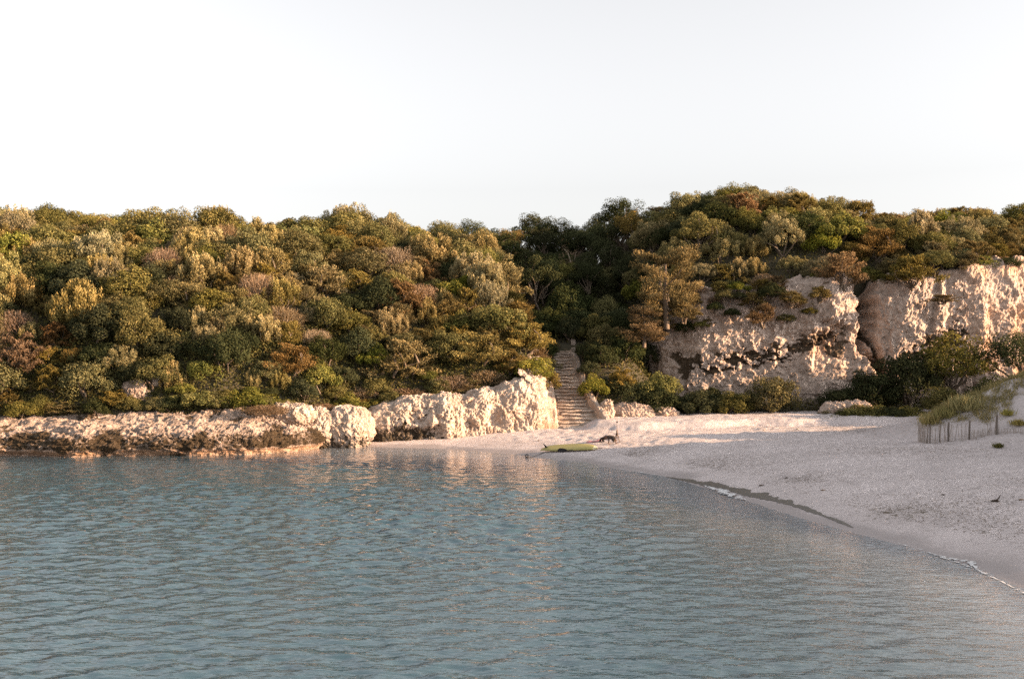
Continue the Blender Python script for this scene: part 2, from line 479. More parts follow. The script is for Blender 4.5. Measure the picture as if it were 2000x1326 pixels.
# ------------------------------------------------------------------ water
def water_material():
    m, nt, out = nodes_of('clear_sea_water'); L = nt.links
    tc = nt.nodes.new('ShaderNodeTexCoord')
    mp = N(nt, 'ShaderNodeMapping'); mp.inputs['Scale'].default_value = (0.8, 2.1, 1.0); mp.inputs['Rotation'].default_value = (0, 0, R(14))
    L.new(tc.outputs['Object'], mp.inputs[0])
    n1 = N(nt, 'ShaderNodeTexNoise', Scale=3.0, Detail=2.0, Roughness=0.5); L.new(mp.outputs[0], n1.inputs['Vector'])
    dep = N(nt, 'ShaderNodeAttribute', _attribute_name='depth')
    bp = N(nt, 'ShaderNodeBump', Distance=0.04, Strength=0.55); L.new(n1.outputs[0], bp.inputs['Height'])
    # body colour of the water: shallow sand shine-through to deeper teal
    dr = ramp(nt, [(0.0, (0, 0, 0)), (0.2, (0.4, 0.4, 0.4)), (0.55, (0.85, 0.85, 0.85)), (1.0, (1, 1, 1))])
    L.new(math_n(nt, 'DIVIDE', dep.outputs['Fac'], 1.15), dr.inputs[0])
    n2 = N(nt, 'ShaderNodeTexNoise', Scale=0.10, Detail=3.0); L.new(tc.outputs['Object'], n2.inputs['Vector'])
    body = mixc(nt, n2.outputs[0], (0.038, 0.080, 0.108), (0.054, 0.106, 0.142))
    dif = nt.nodes.new('ShaderNodeBsdfDiffuse'); L.new(body, dif.inputs[0])
    tr = nt.nodes.new('ShaderNodeBsdfTransparent'); tr.inputs[0].default_value = (0.84, 0.93, 0.985, 1)
    mx = nt.nodes.new('ShaderNodeMixShader'); L.new(dr.outputs[0], mx.inputs[0]); L.new(tr.outputs[0], mx.inputs[1]); L.new(dif.outputs[0], mx.inputs[2])
    gl = N(nt, 'ShaderNodeBsdfGlossy', Roughness=0.05); gl.inputs[0].default_value = (1, 1, 1, 1)
    L.new(bp.outputs[0], gl.inputs['Normal'])
    ge = nt.nodes.new('ShaderNodeNewGeometry')
    fr = N(nt, 'ShaderNodeFresnel')
    ior = math_n(nt, 'MULTIPLY_ADD', ge.outputs['Backfacing'], -0.583); nt.nodes[-1].inputs[2].default_value = 1.333
    L.new(ior, fr.inputs['IOR']); L.new(bp.outputs[0], fr.inputs['Normal'])
    m2 = nt.nodes.new('ShaderNodeMixShader'); L.new(fr.outputs[0], m2.inputs[0]); L.new(mx.outputs[0], m2.inputs[1]); L.new(gl.outputs[0], m2.inputs[2])
    L.new(m2.outputs[0], out.inputs[0])
    return m
M['water'] = water_material()

wr = np.random.default_rng(5)
WAVES = []
for i in range(90):
    lam = 0.30 * (4.8 ** (wr.random() ** 1.35))
    th = R(78) + wr.normal() * 0.72
    k = 2 * math.pi / lam
    WAVES.append((k * math.cos(th), k * math.sin(th), wr.random() * 6.28, lam ** 1.05))
SL = math.sqrt(sum((k2 * a) ** 2 / 2 for k1, k2, p_, a in WAVES))
def wave_z(X, Y):
    z = np.zeros(X.shape)
    for kx, ky, ph, a in WAVES:
        z += a * np.sin(kx * X + ky * Y + ph)
    return z * (WAVE_SLOPE / SL)
WAVE_SLOPE = 0.175
def water_fn(X, Y):
    g = sand_z(X, Y)
    damp = 0.12 + 0.88 * sst(0.0, -0.9, g)
    near = ((np.abs(X + 8) < 60) & (Y > 5))
    calm = 0.75 + 0.5 * fbm(np.stack([X * 0.07, Y * 0.11, 0 * X], -1), 2, seed=44)
    return wave_z(X, Y) * damp * np.where(near, calm, 0.0)
xs = axis([(-600, -60, 60), (-60, -34, 1.0), (-34, 15, 0.11), (15, 60, 5)])
ys = axis([(-420, 0, 20), (0, 19, 1.0), (19, 70.5, 0.085)])
water = field('sea_water', xs, ys, water_fn, M['water'], True, lambda X, Y, Z: sand_z(X, Y) < 0.12,
              lambda V: {'depth': np.maximum(-sand_z(V[:, 0], V[:, 1]), 0)})
tag(water, kind='structure')

# ------------------------------------------------------------------ rocks
def rock_detail(P, amp=1.0, seed=0, pit=1.0):
    """outward displacement of cracked, pitted limestone"""
    P = np.asarray(P, float)
    W = P + 0.35 * np.stack([fbm(P * 1.2 + 5, 3, seed=seed + 40), fbm(P * 1.2 + 15, 3, seed=seed + 41), fbm(P * 1.2 + 25, 3, seed=seed + 42)], -1)
    f1, f2, idv = worley(W * 0.75, seed)
    crack = np.minimum((f2 - f1) * 3.0, 1.0)
    g1, g2, gid = worley(W * 2.1, seed + 20)
    crack2 = np.minimum((g2 - g1) * 3.0, 1.0)
    h1, h2, hid = worley(W * 4.6, seed + 23)
    pits = sst(0.40, 0.15, h1) * (hid > 0.55)
    d = 0.36 * fbm(P * 0.42, 3, seed=seed + 1) + 0.30 * (idv - 0.5) * crack + 0.20 * (crack - 0.7) + 0.20 * ridged(W * 1.5, 4, seed=seed + 2) \
        + 0.17 * (gid - 0.5) * crack2 + 0.13 * (crack2 - 0.6) + 0.10 * (np.minimum((h2 - h1) * 3, 1) - 0.5) - 0.15 * pit * pits + 0.16 * fbm(P * 4.5, 3, seed=seed + 7) + 0.09 * vnoise(P * 11, seed + 8)
    return d * amp, pits, crack

def wall(name, poly, z0, z1, res, mat, seed, dispf, over=1.6, lean=0.15):
    """a rock face swept along a plan line, folding back over its top"""
    pts = np.array(poly, float)
    seg = np.hypot(*np.diff(pts, axis=0).T); cum = np.concatenate([[0], np.cumsum(seg)])
    u = np.arange(0, cum[-1], res)
    # rounded plan line
    ker = np.ones(9) / 9
    X = np.interp(u, cum, pts[:, 0]); Y = np.interp(u, cum, pts[:, 1])
    w = max(3, int(0.8 / res) | 1); pad = w // 2
    sm = lambda a: np.convolve(np.pad(a, pad, mode='edge'), np.ones(w) / w, mode='valid')
    X = sm(X); Y = sm(Y)
    tx = np.gradient(X); ty = np.gradient(Y); l = np.hypot(tx, ty); nx, ny = ty / l, -tx / l     # outward (towards the camera side)
    top = z1(X, Y) if callable(z1) else np.full(len(u), z1)
    H = float(top.max() - z0)
    nv1 = int(H / res); nv2 = int(over / res)
    t = np.concatenate([np.linspace(0, 1, nv1, endpoint=False), 1 + np.linspace(0, 1, nv2)])
    T = t[None, :]
    Z = z0 + (top[:, None] - z0) * np.minimum(T, 1) + 0.35 * np.maximum(T - 1, 0)
    Tc = np.maximum(T - 1, 0)
    back = lean * (Z - z0) + over * Tc + 0.3 * sst(0.8, 1.0, T) * (T <= 1) + 0.3 * (T > 1)
    Px = X[:, None] - nx[:, None] * back; Py = Y[:, None] - ny[:, None] * back
    P = np.stack([Px, Py, Z], -1)
    d, at = dispf(P, np.broadcast_to(u[:, None], Z.shape), Z, T)
    up = sst(0.75, 1.15, T)
    P[..., 0] += nx[:, None] * d * (1 - 0.6 * up); P[..., 1] += ny[:, None] * d * (1 - 0.6 * up); P[..., 2] += d * 0.7 * up
    F = grid_faces(len(u), len(t))
    o = obj(name, mesh_data(name, P.reshape(-1, 3), F, mat, False, {k: v.ravel() for k, v in at.items()}))
    return o

# --- left headland: low weathered shelf
def shelf():
    pts = np.array([(-62, 62.2), (-45, 62.6), (-30, 63.0), (-24, 62.8), (-18, 63.2), (-14.5, 64.3), (-12.2, 66.0), (-11.2, 68.0), (-10.6, 70.5), (-10.0, 72.5)])
    seg = np.hypot(*np.diff(pts, axis=0).T); cum = np.concatenate([[0], np.cumsum(seg)])
    u = np.concatenate([np.arange(0, 28, 0.3), np.arange(28, cum[-1], 0.075)])
    X = np.interp(u, cum, pts[:, 0]); Y = np.interp(u, cum, pts[:, 1])
    Y = Y + 0.45 * fbm(np.stack([u * 0.35, 0 * u, 0 * u], -1), 3, seed=77)
    tx = np.gradient(X); ty = np.gradient(Y)
    k = np.ones(25) / 25; sm = lambda a: np.convolve(np.pad(a, 12, mode='edge'), k, mode='valid')
    tx, ty = sm(tx), sm(ty); l = np.hypot(tx, ty); nx, ny = ty / l, -tx / l
    # profile (inland offset, height)
    prof = np.array([(0.3, -0.9), (0.35, -0.2), (0.40, 0.05), (0.32, 0.2), (0.08, 0.36), (0.0, 0.6), (0.2, 0.95), (0.6, 1.2), (1.3, 1.42), (2.4, 1.75), (3.6, 2.1), (5.0, 2.5), (7.5, 2.9)])
    ps = np.concatenate([[0], np.cumsum(np.hypot(*np.diff(prof, axis=0).T))])
    v = np.arange(0, ps[-1], 0.07)
    po = np.interp(v, ps, prof[:, 0]); pz = np.interp(v, ps, prof[:, 1])
    squeeze = np.interp(u, [0, cum[-1] - 5, cum[-1]], [1, 1, 0.55])
    ph = np.interp(X, [-60, -28, -22, -14, -11], [0.9, 0.9, 1.0, 1.05, 1.0])
    Px = X[:, None] - nx[:, None] * po[None] * squeeze[:, None]; Py = Y[:, None] - ny[:, None] * po[None] * squeeze[:, None]
    Z = pz[None] * ph[:, None] + 0 * Px
    P = np.stack([Px, Py, Z], -1)
    Q = P * np.array([0.8, 0.9, 1.5])
    d, pits, crack = rock_detail(Q, 0.6, 60, 1.0)
    d = d + 0.16 * ridged(P * np.array([0.9, 0.9, 2.5]), 3, seed=90) - 0.1
    led = np.mod(Z * 3.2 + 0.8 * fbm(P * 0.5, 2, seed=97), 1.0)
    d = d * np.interp(Z, [-0.5, 0.3, 1.2, 3], [0.5, 0.8, 0.8, 0.6]) + 0.12 * (led - 0.5)
    up = sst(0.9, 1.4, Z)
    P[..., 0] += nx[:, None] * d * (1 - 0.7 * up); P[..., 1] += ny[:, None] * d * (1 - 0.7 * up); P[..., 2] += d * (0.25 + 0.75 * up)
    nzs = fbm(P * 0.8, 3, seed=95)
    zz = P[..., 2]
    stain = (0.50 + 0.22 * nzs) * sst(0.25, 0.45, zz) * (1 - sst(0.7, 1.7, zz + 0.7 * nzs)) + 0.5 * sst(0.0, 0.5, nzs) + 0.12
    stain = np.maximum(stain, 0.5 * (1 - sst(0.5, 3.5, np.abs(X[:, None] + 29))) * sst(1.0, 2.0, zz) * sst(-0.2, 0.4, nzs))
    ochre = 0.45 * (1 - sst(0.22, 0.42, zz + 0.1 * nzs)) * sst(-0.1, 0.15, zz)
    return obj('rock_shelf', mesh_data('rock_shelf', P.reshape(-1, 3), grid_faces(len(u), len(v)), M['shelf'], False, {'stain': stain.ravel(), 'ochre': ochre.ravel()}))
tag(shelf(), 'low weathered limestone shelf running along the left waterline', kind='structure')

# --- spur cliff above the sand
def spur_disp(P, u, Z, T):
    d, pits, crack = rock_detail(P * np.array([1, 1, 0.8]), 0.6, 130, 1.1)
    w1, w2, wid = worley(P * np.array([0.8, 0.8, 0.4]) + 0.3 * fbm(P, 2, seed=150)[..., None], 151)
    d = d + 0.3 * (wid - 0.5) * np.minimum((w2 - w1) * 4, 1)
    X = P[..., 0]
    # big rounded buttresses and hollows
    d = d + 0.16 * np.sin(X * 1.15 + 0.6) * sst(-7, -4, X) + 0.10 * np.sin(X * 2.9 + 1)
    for (cx, cz, r, dep) in ((-1.2, 1.35, 0.5, 0.7), (0.75, 2.0, 0.45, 0.6), (0.3, 1.1, 0.5, 0.6), (-4.6, 0.9, 0.45, 0.5), (-2.6, 1.0, 0.35, 0.5), (-2.9, 2.9, 0.4, 0.6)):
        d = d - 0.5 * dep * np.exp(-(((X - cx) / r) ** 2 + ((Z - cz) / (r * 1.2)) ** 2))
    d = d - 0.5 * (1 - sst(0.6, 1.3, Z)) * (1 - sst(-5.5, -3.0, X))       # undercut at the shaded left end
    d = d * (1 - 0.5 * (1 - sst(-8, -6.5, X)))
    nz = fbm(P * 0.9, 3, seed=140)
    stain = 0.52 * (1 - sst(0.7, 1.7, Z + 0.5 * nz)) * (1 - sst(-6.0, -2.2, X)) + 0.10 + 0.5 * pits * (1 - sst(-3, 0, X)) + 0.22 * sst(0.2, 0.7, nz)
    ochre = 0.55 * sst(0.1, 0.7, nz) * sst(-1.5, 0.5, X) * (1 - sst(1.6, 2.6, Z)) + 0.4 * pits
    return d, {'stain': stain, 'ochre': np.clip(ochre, 0, 0.75)}
SP = [(-10.2, 73.0), (-8.9, 70.0), (-7.4, 69.5), (-4.4, 69.9), (-1.5, 70.8), (0.4, 71.4), (1.75, 71.7), (2.15, 72.6), (2.3, 75), (2.5, 80)]
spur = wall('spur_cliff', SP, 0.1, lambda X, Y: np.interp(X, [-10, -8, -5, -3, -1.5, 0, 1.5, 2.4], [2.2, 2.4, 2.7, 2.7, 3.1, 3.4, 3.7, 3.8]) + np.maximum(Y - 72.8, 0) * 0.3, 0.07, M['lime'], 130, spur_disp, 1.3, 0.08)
tag(spur, 'short bright pitted limestone cliff above the lit sand', kind='structure')

# --- right-hand cliff
def cpx(X, Z):
    return 1000 + 27.8 * X, 663 - (Z - 6.5) * 27.8
def band(px, py, line, hw):
    ly = np.interp(px, [a for a, b in line], [b for a, b in line])
    m = (px > line[0][0]) & (px < line[-1][0])
    return np.exp(-((py - ly) / hw) ** 2) * sst(line[0][0] - 1, line[0][0] + 25, px) * (1 - sst(line[-1][0] - 25, line[-1][0] + 1, px))
def blob(px, py, cx, cy, rx, ry):
    return np.exp(-(((px - cx) / rx) ** 2 + ((py - cy) / ry) ** 2))
def cliff_disp(P, u, Z, T):
    d, pits, crack = rock_detail(P * 1.1, 0.5, 210, 1.0)
    Wv = P * np.array([0.9, 0.9, 0.26]) + 0.25 * fbm(P * 0.8, 3, seed=260)[..., None]
    v1, v2, vid = worley(Wv, 261)
    vcr = np.minimum((v2 - v1) * 3.5, 1.0)
    d = d + 0.42 * (vid - 0.5) * vcr + 0.16 * (vcr - 0.7)          # vertical joints
    X = P[..., 0]
    px, py = cpx(X, Z)
    nz = fbm(P * 0.7, 4, seed=222)
    n2 = fbm(P * 2.2, 3, seed=230)
    wx = px + 14 * nz + 6 * n2; wy = py + 14 * n2
    # rounded buttress A, pillar B and wall C, parted by a deep gully
    d = d + 1.0 * blob(wx, wy, 1625, 590, 62, 85) + 0.3 * blob(wx, wy, 1420, 650, 110, 60) + 0.5 * blob(wx, wy, 1590, 750, 75, 50)
    d = d + 1.1 * blob(wx, wy, 1775, 610, 48, 110) + 0.9 * blob(wx, wy, 1700, 720, 36, 48)
    gl = np.interp(wy, [480, 560, 620, 680, 720, 760], [1708, 1704, 1700, 1688, 1716, 1735])
    gully = np.exp(-((wx - gl) / np.interp(wy, [480, 650, 760], [15, 13, 7])) ** 2) * sst(470, 520, wy)
    d = d - 3.0 * gully
    g2 = np.exp(-((wx - np.interp(wy, [640, 700, 760], [1700, 1722, 1740])) / 6) ** 2) * sst(640, 665, wy)
    d = d - 1.2 * g2
    br0 = sst(-0.4, 0.4, n2)
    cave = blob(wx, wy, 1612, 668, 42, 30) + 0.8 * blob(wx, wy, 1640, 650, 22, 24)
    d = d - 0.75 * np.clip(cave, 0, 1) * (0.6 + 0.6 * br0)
    bd = band(wx, wy, [(1310, 690), (1360, 715), (1430, 700), (1500, 690), (1560, 680), (1650, 668)], 15)
    bd2 = band(wx, wy, [(1320, 730), (1400, 720), (1450, 712), (1520, 700), (1560, 705)], 12)
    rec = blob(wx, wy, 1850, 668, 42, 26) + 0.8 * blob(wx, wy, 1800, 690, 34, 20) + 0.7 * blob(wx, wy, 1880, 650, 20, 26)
    k1, k2, kid = worley(P * np.array([1.7, 1.7, 2.3]) + 0.6 * fbm(P * 1.3, 3, seed=270)[..., None], 271)
    rg = fbm(P * np.array([1.3, 1.3, 2.4]), 5, gain=0.6, seed=281)
    br = np.clip(sst(0.10, 0.22, rg) + 0.9 * sst(0.16, 0.03, k2 - k1) * sst(-0.25, -0.05, rg), 0, 1)
    d = d - 0.22 * (bd + bd2) * br - 0.3 * np.clip(rec, 0, 1) * br
    d = d + 0.6 * sst(1880, 1960, px)
    # vertical fluting on wall C
    d = d + 0.16 * np.sin(X * 3.1 + 1.5 * nz) * sst(1880, 1930, px)
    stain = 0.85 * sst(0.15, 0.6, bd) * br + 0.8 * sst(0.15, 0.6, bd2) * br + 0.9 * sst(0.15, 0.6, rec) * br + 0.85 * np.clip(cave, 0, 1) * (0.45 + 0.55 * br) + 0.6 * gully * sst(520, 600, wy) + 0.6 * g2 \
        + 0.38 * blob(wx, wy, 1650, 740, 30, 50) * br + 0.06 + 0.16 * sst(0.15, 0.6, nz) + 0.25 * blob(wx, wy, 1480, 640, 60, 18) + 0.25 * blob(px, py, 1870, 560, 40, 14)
    ochre = 0.45 * sst(1870, 1930, px) * sst(-0.3, 0.4, nz) + 0.5 * blob(wx, wy, 1615, 680, 40, 20)  # wall C has its orange sunlight painted in; the cave patch is brown rock
    return d, {'stain': np.clip(stain, 0, 1), 'ochre': np.clip(ochre, 0, 0.5)}
cx = [8.2, 9, 10.5, 13, 18, 23, 26, 32, 36, 41, 48, 55, 75]
CP = [(x, float(Yc(x))) for x in cx]
cliff = wall('cliff', CP, 0.9, lambda X, Y: np.interp(X, [8, 11, 13, 20, 25, 27, 30, 36, 50, 60, 75], [6.5, 8.3, 9.8, 10.2, 10.8, 10.4, 11.4, 11.7, 11.7, 11.0, 11.0]), 0.10, M['cliff'], 210, cliff_disp, 2.4, 0.10)
tag(cliff, 'tall pinkish limestone cliff with dark pockets behind the beach', kind='structure')

# --- loose boulders
def boulder(name, c, r, seed, mat, label, group=None, rz=0.0, res=72, amp=0.30, stainf=None):
    nu, nv = res * 2, res
    th = np.linspace(0, 2 * math.pi, nu, endpoint=False)[:, None]; ph = np.linspace(0.02, math.pi - 0.02, nv)[None]
    D = np.stack([np.sin(ph) * np.cos(th), np.sin(ph) * np.sin(th), np.cos(ph) + 0 * th], -1)
    e = 0.92
    S = np.sign(D) * np.abs(D) ** e
    P = S * np.array(r)
    d, pits, crack = rock_detail((P + seed * 3.7) * 1.1, 1.0, seed, 1.0)
    P = P + D * (d * amp * 1.5)[..., None]
    nz = fbm((P + seed) * 1.0, 3, seed=seed + 3)
    hz = (P[..., 2] + r[2]) / (2 * r[2])
    stain = 0.14 + 0.3 * pits + 0.2 * sst(0.2, 0.7, nz) + (stainf(hz, nz) if stainf else 0)
    ochre = np.clip(0.4 * pits + 0.25 * sst(0.3, 0.8, nz), 0, 0.7)
    o = obj(name, mesh_data(name, P.reshape(-1, 3), grid_faces(nu, nv, True), mat, False, {'stain': stain.ravel(), 'ochre': ochre.ravel()}))
    o.location = c; o.rotation_euler.z = rz
    tag(o, label, 'boulder', group)
    return o
low = lambda h, n: 0.35 * (1 - sst(0.3, 0.55, h + 0.12 * n))
boulder('boulder', (-9.9, 69.7, 0.95), (1.5, 1.4, 1.5), 301, M['lime'], 'large bright pitted boulder at the water edge where the sand begins', stainf=low)
boulder('boulder', (-11.7, 69.2, 0.9), (1.15, 1.2, 1.4), 302, M['lime'], 'narrow pale boulder leaning on the left of the large bright one', stainf=low)
boulder('boulder', (-13.3, 68.6, 1.9), (1.5, 1.2, 0.8), 303, M['lime'], 'greyish rounded boulder lying on the shelf end under the bushes')
p = hit(265, 765)
boulder('boulder', (p[0], p[1] + 0.2, p[2] - 0.1), (0.8, 0.7, 0.8), 304, M['shelf'], 'grey rock outcrop showing among low bushes above the shelf')
boulder('boulder', (p[0] + 1.1, p[1] + 0.5, p[2] + 0.45), (0.45, 0.4, 0.35), 305, M['lime'], 'small sunlit rock between bushes above the shelf')
boulder('boulder', (6.2, 74.3, 1.5), (0.55, 0.6, 1.2), 306, M['lime'], 'upright rounded boulder against the right side of the steps')
boulder('boulder', (8.0, 74.9, 1.4), (1.5, 0.8, 1.0), 307, M['cliff'], 'broad grey rock behind the berm right of the steps')
boulder('boulder', (10.1, 75.0, 1.5), (0.9, 0.6, 0.6), 308, M['cliff'], 'low grey rock behind the berm under dark bushes')
boulder('boulder', (22.0, 74.6, 1.7), (1.9, 0.9, 0.75), 309, M['cliff'], 'low earthy rock at the back of the beach under the cliff')

# ------------------------------------------------------------------ stone staircase
def stair_line(t):          # t 0..1 bottom to top -> centre x, y, z, half width
    return (np.interp(t, [0, 0.25, 0.5, 1], [4.42, 4.0, 3.72, 3.35]), 72.75 + 8.4 * t, 1.05 + 4.7 * t, np.interp(t, [0, 0.3, 1], [1.42, 0.98, 0.78]))
NST = 23
stair = empty('stone_staircase', (4.2, 72.6, 1.0))
tag(stair, 'worn rock-cut steps climbing from the beach into the gully', 'staircase')
def stairs():
    base = Vector(stair.location)
    xs = np.arange(1.8, 6.3, 0.06); ys = np.arange(71.7, 82.5, 0.06)
    X, Y = np.meshgrid(xs, ys, indexing='ij')
    t = np.clip((Y - 72.75) / 8.4, 0, 1)
    cx, _, _, hw = stair_line(t)
    P = np.stack([X, Y, 0 * X], -1)
    nz = fbm(P * 1.4, 4, seed=400); n2 = ridged(P * 1.1, 4, seed=401)
    zstep = 1.05 + 4.7 * np.floor(t * NST) / NST - 0.10
    inst = sst(0.14, 0.0, np.abs(X - cx) - hw)
    ramp_z = 1.05 + (Y - 72.75) * 0.56
    front = 0.7 + (Y - 71.9) * 2.2
    left = np.minimum(0.75 + (Y - 71.95) * 1.35, ramp_z + 0.22 + 0.2 * np.clip(cx - hw - X, 0, 2))
    right = ramp_z + 0.36 * (1 - sst(0.3, 0.5, t)) + 0.05 - 2.6 * np.maximum(np.abs(X - cx) - hw - 0.42, 0)
    right = np.minimum(right, 0.6 + (Y - 71.95) * 1.6)
    side = np.where(X < cx, left, right) + 0.16 * nz + 0.14 * n2
    foot = np.minimum(zstep + 0.05, 0.6 + (Y - 71.8) * 0.9 + 0.25 * n2)
    Z = side * (1 - inst) + foot * inst
    Z = np.maximum(Z, 0.4)
    V = np.stack([X, Y + 0.10 * nz, Z], -1).reshape(-1, 3) - np.array(base)
    stain = 0.06 * inst * sst(0.03, 0.1, t) + 0.10
    och = np.maximum(0.22 * inst * sst(0.03, 0.1, t), 0.55 * (X < cx - hw - 0.1) * sst(-0.2, 0.35, nz + 0.3 * np.sin((X + Y) * 4)) * (Y < 74.5))
    V = V.reshape(-1, 3)
    o = obj('rock_ramp', mesh_data('rock_ramp', V, grid_faces(len(xs), len(ys)), M['lime'], False, {'stain': stain.ravel(), 'ochre': och.ravel()}), stair)
    for i in range(NST):
        tt = (i + 0.0) / NST
        cx, y, z, hw = [float(v) for v in stair_line(tt)]
        hw *= random.uniform(0.85, 1.12); cx += random.uniform(-0.08, 0.08); z += random.uniform(-0.03, 0.03); tl = random.uniform(-0.05, 0.05)
        n = 15
        xx = np.linspace(-hw, hw, n)
        bow = -0.10 * (1 - (xx / hw) ** 2)
        nf = 0.11 * fbm(np.stack([xx * 3, 0 * xx + i * 3.1, 0 * xx], -1), 3, seed=410)
        nh = tl * xx + 0.07 * fbm(np.stack([xx * 2.5, 0 * xx + i * 5.7, 0 * xx], -1), 3, seed=411)
        rows = []
        for (dy, dz) in ((0.0, -0.12), (-0.055, -0.09), (-0.06, -0.02), (-0.02, 0.012), (0.12, 0.0), (0.44, -0.01)):
            rows.append(np.stack([xx, dy + (bow + nf) * (1 if dy < 0.3 else 0), dz + nh], -1))
        V = np.stack(rows, 1).reshape(-1, 3) + np.array([cx, y, z]) - np.array(base)
        V[:, 2] += 0.0
        st = np.full(len(V), 0.0); oc = np.full(len(V), 0.0)
        obj('step', mesh_data('step', V, grid_faces(n, 6), M['lime'], True, {'stain': st, 'ochre': oc}), stair)
stairs()

# ------------------------------------------------------------------ plants
def quads(C, A, Nn, L, W):
    """leaf quads: centre, long axis, normal-ish, length, width"""
    A = A / np.linalg.norm(A, axis=1, keepdims=True)
    S = np.cross(A, Nn); S /= (np.linalg.norm(S, axis=1, keepdims=True) + 1e-9)
    L = L[:, None] / 2; W = W[:, None] / 2
    V = np.stack([C - A * L, C + S * W - A * L * 0.1, C + A * L, C - S * W - A * L * 0.1], 1)
    return V

def rand_dirs(r, n):
    v = r.normal(size=(n, 3)); return v / np.linalg.norm(v, axis=1, keepdims=True)

def leaves_on_lobe(r, c, rad, n, size, aspect, up=0.0, outward=0.6, shell=(0.55, 1.05), tone=0.5, tip=0.25):
    n = int(n * 1.55); size = size * 0.8
    D = rand_dirs(r, n)
    rr = r.uniform(shell[0], shell[1], n) ** 0.7
    C = np.array(c) + D * np.array(rad) * rr[:, None]
    Nn = D * outward + rand_dirs(r, n) * (1 - outward) + np.array([0, 0, 0.25])
    A = np.cross(Nn, rand_dirs(r, n)) + np.array([0, 0, up]) + D * 0.3
    s = size * r.uniform(0.65, 1.35, n)
    V = quads(C, A, Nn, s, s * aspect)
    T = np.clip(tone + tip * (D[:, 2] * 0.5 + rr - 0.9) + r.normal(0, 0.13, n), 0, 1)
    return V, np.repeat(T, 4)

def twig_quads(r, n, c, spread, length, width):
    D = rand_dirs(r, n); D[:, 2] = np.abs(D[:, 2]) * 0.8 + 0.15
    C = np.array(c) + rand_dirs(r, n) * np.array(spread) * (r.random(n)[:, None] ** 0.4)
    out = C - np.array(c); A = out / (np.linalg.norm(out, axis=1, keepdims=True) + 1e-6) + np.array([0, 0, 0.7]) + rand_dirs(r, n) * 0.7
    s = length * r.uniform(0.5, 1.4, n)
    V = quads(C, A, rand_dirs(r, n), s, np.full(n, width) * r.uniform(0.6, 1.3, n))
    return V, np.repeat(np.clip(r.normal(0.55, 0.22, n), 0, 1), 4)

PROTO = {}
def finish(kind, mat, parts, stems, names=('foliage', 'stems'), bark='bark'):
    V = np.concatenate([p[0] for p in parts]).reshape(-1, 3); T = np.concatenate([p[1] for p in parts])
    F = np.arange(len(V)).reshape(-1, 4)
    me = mesh_data(names[0], V, F, M[mat], False, {'tone': T})
    sm = MB()
    for pts, rad in stems: sm.tube(pts, rad, 5, False)
    me2 = mesh_data(names[1], sm.V, sm.F, M[bark], True)
    PROTO.setdefault(kind, []).append((me, me2, names))

def stems_to(r, targets, base=(0, 0, 0), r0=0.05, wob=0.12):
    out = []
    for t in targets:
        b = Vector(base) + Vector((r.normal() * 0.06, r.normal() * 0.06, -0.12)); t = Vector(t)
        pts = []
        w = Vector((r.normal() * wob, r.normal() * wob, 0))
        for k in range(6):
            f = k / 5
            p = b.lerp(t, f); p.z = b.z + (t.z - b.z) * (f ** 0.8)
            pts.append(p + w * math.sin(f * math.pi) + Vector((r.normal(), r.normal(), r.normal())) * wob * 0.2)
        out.append((pts, [r0 * (1 - 0.75 * k / 5) for k in range(6)]))
    return out

def dome_dirs(r, n, zmin=-0.15):
    g = (1 + 5 ** 0.5) / 2
    i = np.arange(n) + 0.5
    z = 1 - (1 - zmin) * i / n
    th = 2 * math.pi * i / g + r.random() * 6
    s = np.sqrt(np.maximum(1 - z * z, 0))
    return np.stack([s * np.cos(th), s * np.sin(th), z], -1) + r.normal(0, 0.13, (n, 3))

# unit plants: crown radius about 1, base at z=0
for v in range(3):      # dense rounded evergreen shrub
    r = np.random.default_rng(100 + v)
    parts = []; cen = []
    for d in dome_dirs(r, 30):
        c = d * np.array([0.78, 0.78, 0.66]) * r.uniform(0.72, 1.12) + np.array([0, 0, 0.68]); cen.append(c)
        q = r.uniform(0.22, 0.38)
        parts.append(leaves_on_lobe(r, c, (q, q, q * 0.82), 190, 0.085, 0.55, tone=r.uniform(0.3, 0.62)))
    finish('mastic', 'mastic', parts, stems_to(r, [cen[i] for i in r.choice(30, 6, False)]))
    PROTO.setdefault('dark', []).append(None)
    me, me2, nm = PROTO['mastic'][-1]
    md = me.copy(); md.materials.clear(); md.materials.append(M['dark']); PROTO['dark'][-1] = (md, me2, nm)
for v in range(3):      # fresh green leafy shrub, larger leaves
    r = np.random.default_rng(120 + v)
    parts = []; cen = []
    for d in dome_dirs(r, 26):
        c = d * np.array([0.8, 0.8, 0.6]) * r.uniform(0.7, 1.15) + np.array([0, 0, 0.6]); cen.append(c)
        q = r.uniform(0.2, 0.36)
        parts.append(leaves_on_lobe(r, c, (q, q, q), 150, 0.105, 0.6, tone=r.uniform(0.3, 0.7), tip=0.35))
    finish('green', 'green', parts, stems_to(r, [cen[i] for i in r.choice(26, 5, False)]))
